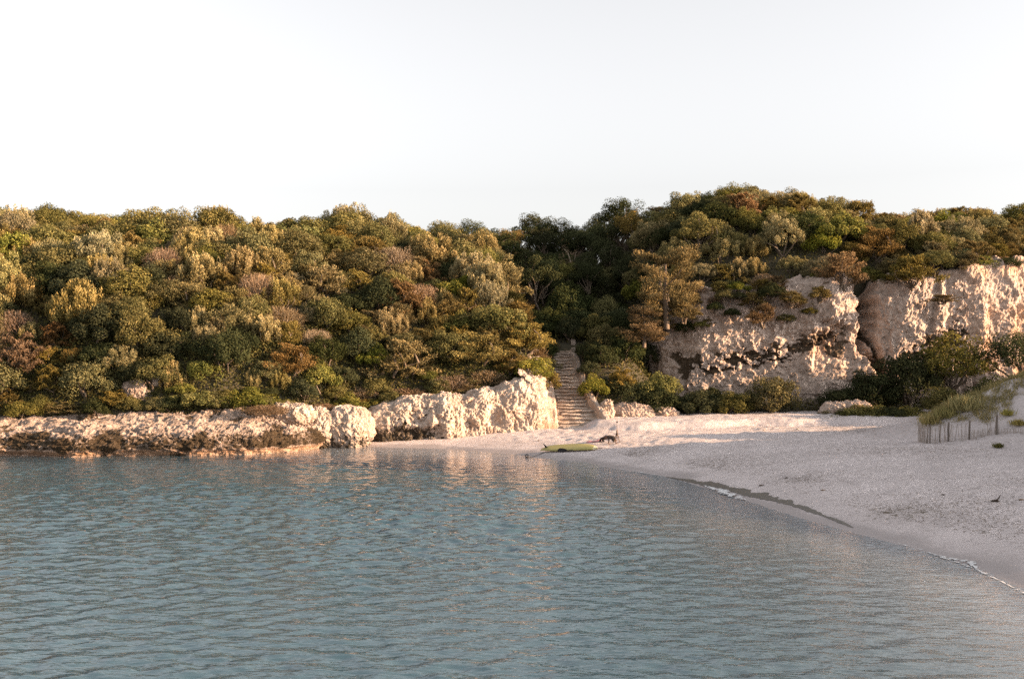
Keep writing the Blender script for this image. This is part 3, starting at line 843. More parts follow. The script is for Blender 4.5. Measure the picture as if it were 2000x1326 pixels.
for v in range(3):      # upright tufted pale shrub
    r = np.random.default_rng(140 + v)
    parts = []; cen = []
    for k in range(62):
        a = r.random() * 6.28; rr = r.random() ** 0.6
        h = (1.25 - 0.55 * rr * rr) * r.uniform(0.62, 1.12)
        c = np.array([math.cos(a) * rr * 0.85, math.sin(a) * rr * 0.85, h]); cen.append(c)
        q = r.uniform(0.085, 0.15); hh = r.uniform(0.24, 0.42)
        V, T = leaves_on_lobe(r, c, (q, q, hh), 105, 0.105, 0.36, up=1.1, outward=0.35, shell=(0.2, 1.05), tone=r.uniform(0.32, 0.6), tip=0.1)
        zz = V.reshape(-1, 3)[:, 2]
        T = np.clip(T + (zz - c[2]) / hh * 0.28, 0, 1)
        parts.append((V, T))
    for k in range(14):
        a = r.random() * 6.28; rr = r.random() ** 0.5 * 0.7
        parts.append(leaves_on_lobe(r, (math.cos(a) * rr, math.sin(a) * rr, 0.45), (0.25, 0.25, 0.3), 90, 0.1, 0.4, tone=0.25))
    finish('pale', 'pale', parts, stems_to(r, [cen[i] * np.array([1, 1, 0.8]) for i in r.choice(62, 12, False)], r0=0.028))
for v in range(4):      # juniper: tiers of flat sprays
    r = np.random.default_rng(160 + v)
    parts = []; cen = []
    for k in range(30):
        h = r.uniform(0.25, 1.25); a = r.random() * 6.28
        rmax = 1.0 * math.sin(min(1, (1.42 - h) / 1.1) * 1.57) ; rr = rmax * r.uniform(0.35, 0.95)
        c = np.array([math.cos(a) * rr, math.sin(a) * rr, h]); cen.append(c)
        q = r.uniform(0.24, 0.42)
        V, T = leaves_on_lobe(r, (0, 0, 0), (q, q * 0.8, q * 0.30), 210, 0.085, 0.42, outward=0.3, shell=(0.1, 1.05), tone=r.uniform(0.3, 0.62), tip=0.3)
        Vf = V.reshape(-1, 3)
        Vf[:, 2] += 0.22 * (Vf[:, 0] * math.cos(a) + Vf[:, 1] * math.sin(a)) + 0.10 * np.sin(Vf[:, 0] * 9 + k)
        parts.append((Vf + c, T))
    V, T = twig_quads(r, 350, (0, 0, 0.7), (0.8, 0.8, 0.5), 0.3, 0.014)
    parts.append((V.reshape(-1, 3), T * 0.8))
    fl = [(p[0].reshape(-1, 3), p[1]) for p in parts]
    finish('juniper', 'juniper', fl, stems_to(r, [cen[i] for i in r.choice(30, 9, False)], r0=0.05, wob=0.2))
    me, me2, nm = PROTO['juniper'][-1]
    md = me.copy(); md.materials.clear(); md.materials.append(M['rust']); PROTO.setdefault('rust', []).append((md, me2, nm))
for v in range(3):      # silvery billowing shrub
    r = np.random.default_rng(180 + v)
    parts = []; cen = []
    for d in dome_dirs(r, 52, -0.05):
        c = d * np.array([0.86, 0.86, 0.66]) * r.uniform(0.75, 1.1) + np.array([0, 0, 0.62]); cen.append(c)
        q = r.uniform(0.13, 0.24)
        parts.append(leaves_on_lobe(r, c, (q, q, q * 1.15), 115, 0.085, 0.4, up=0.7, tone=r.uniform(0.3, 0.65), tip=0.4))
    finish('silver', 'silver', parts, stems_to(r, [cen[i] for i in r.choice(52, 6, False)]))
for v in range(3):      # dry twiggy shrub
    r = np.random.default_rng(200 + v)
    parts = []
    V, T = twig_quads(r, 2600, (0, 0, 0.45), (0.95, 0.95, 0.75), 0.30, 0.017); m = (V.reshape(-1, 4, 3)[:, :, 2].min(1) > -0.1)
    parts.append((V[m].reshape(-1, 3), T.reshape(-1, 4)[m].ravel()))
    cen = []
    for d in dome_dirs(r, 18, 0.0):
        c = d * np.array([0.8, 0.8, 0.7]) * r.uniform(0.6, 1.1) + np.array([0, 0, 0.5]); cen.append(c)
        V, T = leaves_on_lobe(r, c, (0.2, 0.2, 0.2), 60, 0.07, 0.4, tone=0.45); parts.append((V.reshape(-1, 3), T))
    finish('twig', 'twig', parts, stems_to(r, cen[:14], r0=0.026, wob=0.15), bark='palebark', names=('twigs', 'stems'))
def tree_proto(kind, seed, mat, trunk_h, n, flat, rr, leaf, aspect, nl, barkname='bark', up=0.1, tone=(0.3, 0.62)):
    r = np.random.default_rng(seed)
    parts = []; cen = []
    for d in dome_dirs(r, n, -0.45):
        c = d * np.array([0.82, 0.82, 0.62]) * r.uniform(0.55, 1.1) + np.array([0, 0, trunk_h + 0.62]); cen.append(c)
        q = r.uniform(*rr)
        parts.append(leaves_on_lobe(r, c, (q, q, q * flat), nl, leaf, aspect, up=up, tone=r.uniform(*tone), tip=0.35))
    fork = Vector((r.normal() * 0.08, r.normal() * 0.08, trunk_h * 0.7))
    st = [([Vector((0, 0, -0.3)), Vector((0.04, 0.02, trunk_h * 0.35)), fork], [0.075, 0.062, 0.05])]
    for i in r.choice(n, 11, False):
        st.append(stems_to(r, [cen[i]], base=tuple(fork + Vector((0, 0, 0.1))), r0=0.042, wob=0.13)[0])
    finish(kind, mat, [(p[0].reshape(-1, 3), p[1]) for p in parts], st, ('crown', 'trunk'), barkname)
for v in range(3): tree_proto('darktree', 220 + v, 'dark', 0.95, 26, 0.8, (0.2, 0.36), 0.075, 0.5, 170, 'bark')
for v in range(2):      # dense layered pine, foliage from crown to low limbs
    r = np.random.default_rng(230 + v); parts = []; cen = []
    for k in range(46):
        h = r.uniform(0.15, 1.75); a = r.random() * 6.28
        rr = (0.92 - 0.35 * abs(h - 0.85)) * r.uniform(0.35, 1.0)
        c = np.array([math.cos(a) * rr, math.sin(a) * rr, h]); cen.append(c); q = r.uniform(0.2, 0.36)
        V, T = leaves_on_lobe(r, (0, 0, 0), (q, q, q * 0.5), 210, 0.09, 0.26, up=0.5, outward=0.3, shell=(0.15, 1.05), tone=r.uniform(0.25, 0.75), tip=0.35)
        Vf = V.reshape(-1, 3); Vf[:, 2] += 0.25 * (Vf[:, 0] * math.cos(a) + Vf[:, 1] * math.sin(a)); parts.append((Vf + c, T))
    st = [([Vector((0, 0, -0.3)), Vector((0.05, 0, 0.6)), Vector((0, 0.05, 1.4))], [0.08, 0.06, 0.03])]
    for i in r.choice(46, 12, False): st.append(stems_to(r, [cen[i]], base=(0.03, 0, cen[i][2] * 0.5), r0=0.03)[0])
    finish('pine', 'pine', parts, st, ('crown', 'trunk'))
for v in range(2): tree_proto('mastictree', 240 + v, 'mastic', 0.6, 26, 0.75, (0.22, 0.36), 0.08, 0.5, 180, 'bark')
for v in range(2): tree_proto('opentree', 250 + v, 'juniper', 0.9, 24, 0.6, (0.2, 0.34), 0.075, 0.45, 150, 'bark')
for v in range(2): tree_proto('baretree', 260 + v, 'twig', 0.7, 16, 0.8, (0.14, 0.24), 0.06, 0.4, 60, 'palebark')

NAME = {'mastic': 'shrub', 'dark': 'shrub', 'green': 'leafy_shrub', 'pale': 'pale_shrub', 'juniper': 'juniper_bush', 'rust': 'juniper_bush', 'silver': 'silvery_shrub',
        'twig': 'dry_shrub', 'darktree': 'tree', 'pine': 'pine_tree', 'mastictree': 'tree', 'opentree': 'tree', 'baretree': 'bare_tree'}
CAT = {'shrub': 'shrub', 'leafy_shrub': 'shrub', 'pale_shrub': 'shrub', 'juniper_bush': 'juniper', 'silvery_shrub': 'shrub', 'dry_shrub': 'dry shrub', 'tree': 'tree',
       'pine_tree': 'pine tree', 'bare_tree': 'tree'}
LOOK = {'mastic': 'olive-green rounded shrub', 'dark': 'dark evergreen shrub', 'green': 'bright green leafy shrub', 'pale': 'pale tufted olive shrub',
        'juniper': 'olive-brown juniper bush', 'rust': 'rust-brown juniper bush', 'silver': 'silvery grey-green shrub', 'twig': 'dry brown twiggy shrub',
        'darktree': 'dark evergreen tree', 'pine': 'rusty orange pine tree', 'mastictree': 'bushy olive-green tree', 'opentree': 'open thin-crowned tree', 'baretree': 'bare pale-branched tree'}
PLACED = []
pr = np.random.default_rng(77)
def plant(kind, loc, rad, label, group=None, hs=1.0, tilt=(0, 0), var=None):
    pl = PROTO[kind]; me, me2, nm = pl[int(pr.integers(len(pl))) if var is None else var % len(pl)]
    root = empty(NAME[kind], loc, float(pr.random() * 6.28))
    root.rotation_euler = (tilt[0], tilt[1], root.rotation_euler.z)
    root.scale = (rad * pr.uniform(0.92, 1.08), rad * pr.uniform(0.92, 1.08), rad * hs)
    tag(root, label, CAT[NAME[kind]], group)
    obj(nm[0], me, root); obj(nm[1], me2, root)
    PLACED.append((loc[0], loc[1], rad, kind))
    return root
# plants singled out in the photograph: kind, centre px, base py, width px, height factor, label
FEAT = [
 ('rust', 35, 735, 125, 1.0, 'large rust-brown juniper with bare trunk at the far left edge', None),
 ('pale', 150, 650, 125, 1.05, 'big pale olive tufted shrub right of the far-left rusty juniper', None),
 ('twig', 232, 560, 75, 0.9, 'small bare tan shrub on the upper left hillside', None),
 ('pale', 390, 575, 120, 0.95, 'broad pale tan shrub in the middle of left hillside', None),
 ('pale', 470, 560, 110, 0.9, 'pale tan shrub beside the broad one in mid hillside', None),
 ('pale', 335, 770, 62, 1.3, 'tall narrow pale shrub standing over the grey rock outcrop', None),
 ('green', 392, 745, 70, 0.9, 'bright green shrub right of the tall narrow pale shrub', None),
 ('pale', 492, 762, 42, 1.35, 'slim upright tan shrub, left one of a pair above the shelf', None),
 ('pale', 545, 772, 56, 1.25, 'upright tan shrub, right one of a pair above the shelf', None),
 ('rust', 562, 735, 110, 0.85, 'rusty tiered juniper above the pair of slim tan shrubs', None),
 ('green', 480, 800, 105, 0.6, 'low bright green bush spreading over the shelf edge', None),
 ('green', 380, 800, 95, 0.6, 'low green bush with brown edge on the shelf beside the outcrop', None),
 ('juniper', 225, 795, 85, 0.6, 'low yellowish juniper left of the grey rock outcrop', None),
 ('juniper', 130, 806, 80, 0.42, 'flat golden juniper lying over the shelf edge', None),
 ('juniper', 790, 745, 155, 0.8, 'spreading juniper with twisted bare limbs above the boulder', None),
 ('twig', 705, 783, 72, 0.7, 'small dry bush overhanging the bright boulder', None),
 ('juniper', 930, 715, 130, 0.75, 'golden tiered juniper above the pitted cliff', None),
 ('juniper', 1020, 690, 120, 0.8, 'golden juniper at the tip of the headland over the steps', None),
 ('juniper', 1005, 640, 110, 0.7, 'upper golden juniper on the tip of the headland', None),
 ('green', 1030, 745, 95, 0.75, 'sunlit yellow-green bush hanging over the cliff end beside the steps', None),
 ('green', 1068, 720, 45, 0.9, 'small yellow-green bush at the left edge of the steps', None),
 ('twig', 880, 765, 95, 0.6, 'dry reddish scrub draped over the middle of the pitted cliff', None),
 ('twig', 800, 782, 85, 0.5, 'dry scrub on the cliff top above the shaded left end', None),
 ('twig', 950, 752, 85, 0.6, 'dry reddish scrub on the cliff top under the golden juniper', None),
 ('twig', 520, 812, 90, 0.35, 'flat reddish dry scrub creeping over the shelf', None),
 ('twig', 630, 800, 60, 0.4, 'low reddish scrub behind the greyish rounded boulder', None),
 ('pale', 840, 540, 140, 0.8, 'pale olive shrub high on the right shoulder of the left hill', None),
 ('pale', 930, 560, 110, 0.85, 'pale olive shrub at the right flank of the left hill', None),
 ('green', 880, 590, 80, 0.8, 'fresh green shrub below the pale shoulder shrubs', None),
 ('silver', 605, 640, 50, 1.3, 'grey-green upright shrub halfway down the left hill', None),
]
def rad_of(w, y): return w / F_PX * y / 2
for kind, cx_, by, w, hs, lab, g in FEAT:
    p = hit(cx_, by, fn=lambda X, Y: np.maximum(soil_z(X, Y), np.where((X < -9), 2.2 - 0.0 * X, -5) * (Y > 66.3)), y0=60)
    if p is None: continue
    plant(kind, (p[0], p[1] + 0.3, p[2] - 0.08), rad_of(w, p[1]), lab, g, hs)

FEAT_R = [   # kind, px, base py, width, hs, explicit depth, label
 ('pine', 1302, 618, 158, 0.95, 79.5, 'big golden-brown pine at the left end of the right cliff'),
 ('pine', 1258, 665, 100, 0.75, 79.0, 'smaller dark rusty pine below the big golden-brown one'),
 ('juniper', 1335, 625, 75, 0.7, 79.6, 'drooping golden juniper under the big golden-brown pine'),
 ('rust', 1490, 634, 76, 0.85, 79.2, 'round rust-tipped bush growing out of the cliff face'),
 ('silver', 1275, 500, 90, 1.1, 85, 'silvery grey shrub above the big golden-brown pine'),
 ('mastictree', 1365, 510, 100, 0.95, 82, 'green round-crowned tree with thin trunk on the cliff edge'),
 ('silver', 1525, 500, 95, 1.1, 83, 'pale silvery shrub in the centre of the domed hill'),
 ('rust', 1640, 560, 110, 0.9, 80.2, 'reddish hanging bush over the rounded cliff buttress'),
 ('rust', 1710, 510, 100, 1.0, 82.5, 'reddish bush above the dark cleft of the cliff'),
 ('juniper', 1785, 555, 110, 0.8, 80.0, 'brownish-green bush hanging over the cliff pillar'),
 ('juniper', 1600, 585, 60, 0.7, 79.8, 'small golden bush hanging from the cliff buttress'),
 ('juniper', 1545, 595, 70, 0.6, 79.6, 'small brown bush on the ledge above the cliff pockets'),
 ('juniper', 1840, 590, 75, 0.35, 78.6, 'flat scrubby bush clinging to the pillar right side'),
 ('pale', 1800, 480, 80, 1.1, 84, 'pale tufted tree-shrub on the plateau above the pillar'),
 ('green', 1640, 480, 110, 0.8, 82, 'bright green shrub on the right shoulder of the dome'),
 ('green', 1690, 545, 60, 0.6, 81, 'small green shrub beside the top of the cleft'),
 ('green', 1160, 770, 60, 1.2, 75.5, 'golden-lit shrub right of the middle of the steps'),
 ('juniper', 1212, 745, 62, 1.1, 76.5, 'golden-orange shrub further right of the steps'),
 ('green', 1290, 770, 80, 1.0, 77.0, 'yellow-green shrub at the left foot of the cliff'),
 ('juniper', 1355, 775, 46, 0.9, 77.0, 'small golden shrub against the foot of the cliff'),
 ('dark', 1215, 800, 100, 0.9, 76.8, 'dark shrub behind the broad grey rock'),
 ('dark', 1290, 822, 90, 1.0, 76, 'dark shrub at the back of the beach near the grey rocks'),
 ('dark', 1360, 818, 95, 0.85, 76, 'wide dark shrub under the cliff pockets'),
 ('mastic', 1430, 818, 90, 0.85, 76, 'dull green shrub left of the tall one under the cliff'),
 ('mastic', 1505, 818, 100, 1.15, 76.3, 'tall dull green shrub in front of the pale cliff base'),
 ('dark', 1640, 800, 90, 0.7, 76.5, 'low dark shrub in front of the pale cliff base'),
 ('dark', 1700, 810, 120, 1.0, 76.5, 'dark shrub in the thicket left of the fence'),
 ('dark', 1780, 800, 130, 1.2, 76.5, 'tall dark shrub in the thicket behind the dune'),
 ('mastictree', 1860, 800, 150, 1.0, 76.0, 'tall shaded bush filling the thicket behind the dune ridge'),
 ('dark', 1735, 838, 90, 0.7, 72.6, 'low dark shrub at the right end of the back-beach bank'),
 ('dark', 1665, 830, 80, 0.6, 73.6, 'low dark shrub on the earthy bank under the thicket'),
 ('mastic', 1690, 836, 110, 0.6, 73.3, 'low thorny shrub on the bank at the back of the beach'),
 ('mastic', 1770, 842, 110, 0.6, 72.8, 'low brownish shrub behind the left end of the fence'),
 ('mastic', 1620, 822, 70, 0.45, 74.5, 'small low shrub on the earthy bank'),
 ('darktree', 1985, 800, 140, 1.0, 75.0, 'dark tree at the right edge behind the dune'),
 ('green', 1932, 790, 80, 0.8, 72.0, 'golden-green bush on the dune ridge'),
]
for kind, cx_, by, w, hs, Y, lab in FEAT_R:
    X = (cx_ - 1000) / F_PX * Y; Z = CAM_H - (by - 663) / F_PX * Y
    g = float(land_z(X, Y))
    z = min(Z, g)
    if Y > 78.4: z = Z
    if Y >= 81:
        p = hit(cx_, by, 80.5, 112, back_z)
        if p: X, Y, z = p
    plant(kind, (X, Y, z - 0.1), rad_of(w, Y), lab, None, hs)

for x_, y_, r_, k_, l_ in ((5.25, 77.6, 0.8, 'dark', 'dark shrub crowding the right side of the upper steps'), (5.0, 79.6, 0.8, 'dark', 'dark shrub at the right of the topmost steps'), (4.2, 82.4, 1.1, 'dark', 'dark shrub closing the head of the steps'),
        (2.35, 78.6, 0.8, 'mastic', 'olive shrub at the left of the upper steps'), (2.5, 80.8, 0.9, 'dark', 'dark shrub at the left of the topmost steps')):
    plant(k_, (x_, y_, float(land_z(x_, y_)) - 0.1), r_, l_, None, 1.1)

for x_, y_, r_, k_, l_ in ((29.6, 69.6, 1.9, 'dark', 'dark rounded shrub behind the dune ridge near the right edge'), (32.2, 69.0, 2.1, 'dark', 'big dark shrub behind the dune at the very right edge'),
        (35.2, 68.2, 2.2, 'dark', 'dark shrub added beyond the right edge to shade the berm'), (26.9, 71.2, 1.3, 'mastic', 'dull olive shrub behind the low end of the dune')):  # dark row shades the berm; the outermost shrub is added out of view
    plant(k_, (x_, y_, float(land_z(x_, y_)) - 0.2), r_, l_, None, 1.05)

# --- the rest of the maquis: every bush a thing of its own
def zone_label(kind, x, y, z):
    px, py = proj(x, y, z)
    if x < 3.2 and y < 104 and hill_z(x, y) > back_z(x, y):
        col = ('at the far left' if px < 200 else 'above the middle of the shelf' if px < 420 else 'above the slim tan shrubs' if px < 600 else
               'above the big boulder' if px < 780 else 'above the pitted cliff' if px < 930 else 'on the headland tip')
        row = 'on left hill skyline' if py < 452 else 'on upper left hill' if py < 540 else 'on middle left hill' if py < 650 else 'low on left hill'
        return f'{LOOK[kind]} {row} {col}'
    if px < 1262 and x < 9.5:
        row = 'on the skyline of the shaded gully' if py < 480 else 'high in the shaded gully' if py < 600 else 'low in the shaded gully beside the steps'
        return f'{LOOK[kind]} {row}' + (', left part' if px < 1060 else ', middle part' if px < 1170 else ', right part')
    if py > 690:
        return f'{LOOK[kind]} at the foot of the right cliff'
    col = 'left shoulder of the domed hill' if px < 1380 else 'top of the domed hill' if px < 1560 else 'right shoulder of the domed hill' if px < 1720 else 'plateau above the cliff pillar' if px < 1880 else 'plateau at the right edge'
    row = 'on the skyline,' if py < 415 else 'near the crest,' if py < 455 else 'above the cliff edge,'
    return f'{LOOK[kind]} {row} {col}'

def pick(weights, x=0.0, y=0.0):
    ks = list(weights); w = np.array([weights[k] for k in ks], float); w /= w.sum()
    u = 0.5 + 1.05 * float(fbm(np.array([[x * 0.13, y * 0.17, 3.7]]), 2, seed=71)[0]) + pr.normal() * 0.17
    u = float(np.clip(u % 1.0, 0, 0.9999))
    return ks[int(np.searchsorted(np.cumsum(w), u))] if u < np.cumsum(w)[-1] else ks[-1]

def near_ok(x, y, rad, f=0.62):
    for (a, b, q, k) in PLACED:
        if (a - x) ** 2 + (b - y) ** 2 < (f * (rad + q)) ** 2 * 0.8: return False
    return True

def scatter(x0, x1, y0, y1, n, zfn, ok, weights, rads, hsr=(0.8, 1.1), f=0.62):
    made = 0
    for i in range(n):
        x = pr.uniform(x0, x1); y = pr.uniform(y0, y1)
        if not ok(x, y): continue
        rad = pr.uniform(*rads)
        if not near_ok(x, y, rad, f): continue
        z = float(zfn(x, y))
        px, py = proj(x, y, z + rad)
        if px < -90 or px > 2110: continue
        w = weights(px, py, x, y) if callable(weights) else weights
        k = pick(w, x, y)
        if k in ('pale', 'twig'): rad *= 0.82
        if k in ('darktree', 'opentree', 'mastictree', 'baretree'): rad *= 1.05
        hs = pr.uniform(*hsr)
        lab = zone_label(k, x, y, z + rad)
        plant(k, (x, y, z - (0.28 if k in ('mastic', 'dark', 'juniper', 'rust', 'silver', 'green') else 0.12) * rad), rad, lab, lab, hs)
        made += 1
    return made

def left_w(px, py, x, y):
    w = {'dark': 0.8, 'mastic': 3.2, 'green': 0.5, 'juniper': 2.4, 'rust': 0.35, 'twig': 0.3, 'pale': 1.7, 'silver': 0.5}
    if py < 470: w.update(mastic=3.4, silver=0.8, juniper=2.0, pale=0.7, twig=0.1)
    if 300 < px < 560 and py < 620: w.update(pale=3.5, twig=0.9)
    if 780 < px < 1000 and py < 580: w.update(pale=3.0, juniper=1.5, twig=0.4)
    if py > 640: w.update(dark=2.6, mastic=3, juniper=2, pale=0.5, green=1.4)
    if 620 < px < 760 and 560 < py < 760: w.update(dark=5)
    if px < 260 and py < 500: w.update(silver=1.2, green=0.9)
    if px > 900 and py > 560: w.update(juniper=6, green=2, pale=0.6, dark=0.3)
    return w
lh = lambda x, y: hill_z(x, y) > 1.5 and hill_z(x, y) >= back_z(x, y) - 0.5
n1 = scatter(-40, 2.6, 67.4, 80, 1500, hill_z, lambda x, y: lh(x, y) and poly_dist(x, y, HILL_FRONT) > 0.9, left_w, (1.1, 2.1), (0.75, 1.25), 0.43)
n1b = scatter(-40, 0.5, 66.6, 73.5, 2500, hill_z, lambda x, y: hill_z(x, y) > 1 and poly_dist(x, y, HILL_FRONT) < 1.7, {'dark': 3, 'mastic': 3, 'juniper': 2, 'green': 1, 'twig': 1.2}, (0.65, 1.25), (0.65, 1.0), 0.45)
n1c = scatter(-42, -10, 65.5, 72.5, 3000, hill_z, lambda x, y: hill_z(x, y) > -1 and 0.25 < poly_dist(x, y, HILL_FRONT) < 1.2, {'dark': 3, 'mastic': 3, 'juniper': 2.5, 'twig': 1.5, 'green': 0.7}, (0.55, 1.1), (0.55, 0.95), 0.42)
n2 = scatter(-44, 3.0, 80, 94, 1200, hill_z, lambda x, y: lh(x, y), left_w, (1.3, 2.3), (0.75, 1.25), 0.50)

def gully_w(px, py, x, y):
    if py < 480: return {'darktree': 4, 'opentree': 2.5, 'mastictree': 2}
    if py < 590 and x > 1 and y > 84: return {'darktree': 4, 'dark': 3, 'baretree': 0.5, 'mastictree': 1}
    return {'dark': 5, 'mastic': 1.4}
n2b = scatter(-48, 7, 94, 110, 700, hill_z, lambda x, y: lh(x, y), lambda px, py, x, y: gully_w(px, 470, x, y) if px > 850 else left_w(px, py, x, y), (1.6, 2.2), (0.8, 1.1), 0.66)
gu = lambda x, y: back_z(x, y) > 1 and back_z(x, y) > hill_z(x, y) and x < 9.5 and not (1.8 < x < 5.3 and y < 82.3) and y > 75.5
n3 = scatter(-8, 9.5, 75.5, 96, 500, back_z, gu, gully_w, (1.1, 1.8), (0.95, 1.3), 0.52)
n3b = scatter(-18, 10.5, 94, 113, 700, back_z, lambda x, y: back_z(x, y) > hill_z(x, y) and x < 11, gully_w, (1.5, 2.2), (0.85, 1.15), 0.60)

def dome_w(px, py, x, y):
    w = {'dark': 0.8, 'mastic': 2.4, 'green': 0.6, 'silver': 3.2, 'pale': 1.2, 'juniper': 1.6, 'rust': 0.4}
    if px < 1400: w.update(dark=3.5, silver=2.5, mastic=3, pale=0.2, rust=0.1)
    if px > 1690: w.update(silver=0.6, juniper=3.0, rust=1.6, mastic=3, green=0.8, pale=0.8)
    return w
dm = lambda x, y: x >= 9.5 and y > Yc(x) + 1.6
n4 = scatter(9.5, 52, 80, 90, 1400, back_z, dm, dome_w, (1.05, 1.75), (0.8, 1.1), 0.50)
n5 = scatter(9.5, 54, 90, 104, 500, back_z, dm, dome_w, (1.4, 2.0), (0.8, 1.1), 0.58)
rim = scatter(10.5, 40, 79, 86, 700, lambda x, y: np.interp(x, [11, 13, 20, 25, 27, 30, 36], [8.3, 9.8, 10.2, 10.8, 10.4, 11.4, 11.7]) + 0.05, lambda x, y: 0.8 < y - Yc(x) < 2.8, {'juniper': 3, 'mastic': 2.5, 'rust': 1.4, 'green': 0.8, 'twig': 1, 'dark': 1}, (0.75, 1.4), (0.6, 1.0), 0.42)
hang = scatter(10.3, 24, 79, 83, 1200, lambda x, y: np.interp(x, [11, 13, 20, 25], [8.0, 9.4, 9.9, 10.4]) - 0.2 - 1.9 * (math.sin(x * 37.1) ** 4), lambda x, y: 0.1 < y - Yc(x) < 0.9, {'juniper': 3, 'mastic': 2, 'twig': 1, 'dark': 2}, (0.55, 1.15), (0.55, 0.9), 0.42)
bs = lambda x, y: 8.5 < x < 46 and y > 75.2 and y < Yc(x) - 1.0 and not (17.5 < x < 22.5)
n6 = scatter(8.5, 46, 75, 82, 220, back_z, bs, {'dark': 4, 'mastic': 3, 'green': 0.5}, (0.8, 1.3), (0.7, 1.1), 0.6)
print('PLANTS', n1, n2, n2b, n3, n3b, n4, n5, n6, len(PLACED))

# undergrowth between the bushes: low leaves over the slopes
def undergrowth():
    r = np.random.default_rng(9)
    n = 240000
    X = r.uniform(-42, 50, n); Y = r.uniform(66.5, 106, n)
    h = hill_z(X, Y); b = back_z(X, Y); z = np.maximum(h, b)
    ok = (z > 1.6)
    ok &= ~((X > 1.7) & (X < 5.2) & (Y < 82.2) & (h < b))
    ok &= ~((X > 8.5) & (np.abs(Y - Yc(X) - 0.2) < 1.6))
    ok &= ~((h < b) & (Y < 75.0))
    ok &= (np.abs(X / Y) < 0.52)
    lim = poly_dist(X, Y, HILL_FRONT); ok &= ~((h >= b) & (lim < 0.5))
    X, Y, z = X[ok], Y[ok], z[ok]
    m = 90000; X2 = r.uniform(-36, 1, m); Y2 = r.uniform(66.5, 76, m); z2 = hill_z(X2, Y2); k2 = (z2 > 1) & (poly_dist(X2, Y2, HILL_FRONT) < 4.5)
    X = np.concatenate([X, X2[k2]]); Y = np.concatenate([Y, Y2[k2]]); z = np.concatenate([z, z2[k2]]); n = len(X)
    lump = 0.5 + 0.5 * fbm(np.stack([X * 0.9, Y * 0.9, 0 * X], -1), 3, seed=14)
    C = np.stack([X, Y, z + r.random(n) ** 1.3 * (0.15 + 0.9 * lump)], -1)
    s = r.uniform(0.11, 0.24, n)
    V = quads(C, rand_dirs(r, n) + np.array([0, 0, 0.4]), rand_dirs(r, n) + np.array([0, -0.5, 0.5]), s, s * 0.5).reshape(-1, 3)
    T = np.repeat(np.clip(0.2 + 0.6 * lump + r.normal(0, 0.15, n), 0, 1), 4)
    o = obj('undergrowth', mesh_data('undergrowth', V, np.arange(len(V)).reshape(-1, 4), M['under'], False, {'tone': T}))
    tag(o, 'low tangled undergrowth between the bushes', 'undergrowth', None, 'stuff')
undergrowth()

# dune grass
def dune_grass():
    r = np.random.default_rng(21)
    n = 330000
    X = r.uniform(20, 46, n); Y = r.uniform(50, 72, n)
    z = sand_z(X, Y)
    ridge = poly_dist(X, Y, FOOT) * inside(X, Y, FOOT_POLY)
    nz = fbm(np.stack([X * 0.55, Y * 0.55, 0 * X], -1), 3, seed=61)
    px = 1000 + F_PX * X / Y; py = 663 + F_PX * (CAM_H - z) / Y
    line = np.interp(px, [1790, 1830, 1880, 1940, 1985, 2060], [822, 824, 828, 822, 788, 766])     # lower edge of the grass on the slope
    dens = sst(6, -14, py - line + 34 * nz) * sst(1778, 1812, px) * (0.25 + 0.75 * sst(-0.25, 0.15, fbm(np.stack([X * 2.2, Y * 2.2, 0 * X], -1), 2, seed=66)))
    ok = (ridge > 0.25) & (r.random(n) < dens * 0.9) & (px < 2150)
    X, Y, z = X[ok], Y[ok], z[ok]; n = len(X)
    L = r.uniform(0.15, 0.45, n) * (0.45 + 0.75 * dens[ok])
    A = rand_dirs(r, n) * 0.75 + np.array([0.1, 0, 1.0])
    A /= np.linalg.norm(A, axis=1, keepdims=True)
    C = np.stack([X, Y, z - 0.03], -1) + A * (L / 2)[:, None]
    V = quads(C, A, rand_dirs(r, n) + np.array([0, -0.6, 0]), L, r.uniform(0.012, 0.03, n)).reshape(-1, 3)
    T = np.repeat(np.clip(r.normal(0.5, 0.22, n), 0, 1), 4)
    o = obj('dune_grass', mesh_data('dune_grass', V, np.arange(len(V)).reshape(-1, 4), M['grass'], False, {'tone': T}))
    tag(o, 'yellow-green marram grass over the dune slope', 'grass', None, 'stuff')
dune_grass()

def tuft(name, loc, n, h, spread, label, seed, mat='grass'):
    r = np.random.default_rng(seed)
    A = rand_dirs(r, n) * 0.5 + np.array([0, 0, 1.0]); A /= np.linalg.norm(A, axis=1, keepdims=True)
    L = h * r.uniform(0.5, 1.1, n)
    C = np.stack([r.normal(0, spread, n), r.normal(0, spread, n), np.zeros(n)], -1) + A * (L / 2)[:, None]
    V = quads(C, A, rand_dirs(r, n), L, r.uniform(0.02, 0.04, n)).reshape(-1, 3)
    o = obj(name, mesh_data(name, V, np.arange(len(V)).reshape(-1, 4), M[mat], False, {'tone': np.repeat(np.clip(r.normal(0.5, 0.2, n), 0, 1), 4)}))
    o.location = loc
    tag(o, label, 'grass tuft')
    return o
def on_sand(px, py): return hit(px, py, 24, 90, sand_fn, 0.04)
p = on_sand(1950, 874); tuft('grass_tuft', (p[0], p[1], p[2] - 0.02), 260, 0.28, 0.10, 'lone small green tuft on bare sand below the broken fence', 1, 'green')
p = on_sand(1892, 804); tuft('grass_clump', (p[0], p[1] + 0.3, p[2]), 900, 1.0, 0.38, 'tall golden grass clump on the dune ridge above the fence', 2)
p = on_sand(1822, 833); tuft('grass_clump', (p[0], p[1] + 0.5, p[2]), 420, 0.8, 0.25, 'thin golden grass clump behind the left end of the fence', 3)
p = on_sand(1860, 818); tuft('grass_clump', (p[0], p[1] + 0.5, p[2]), 420, 0.75, 0.3, 'golden grass clump between fence end and tall clump', 4)
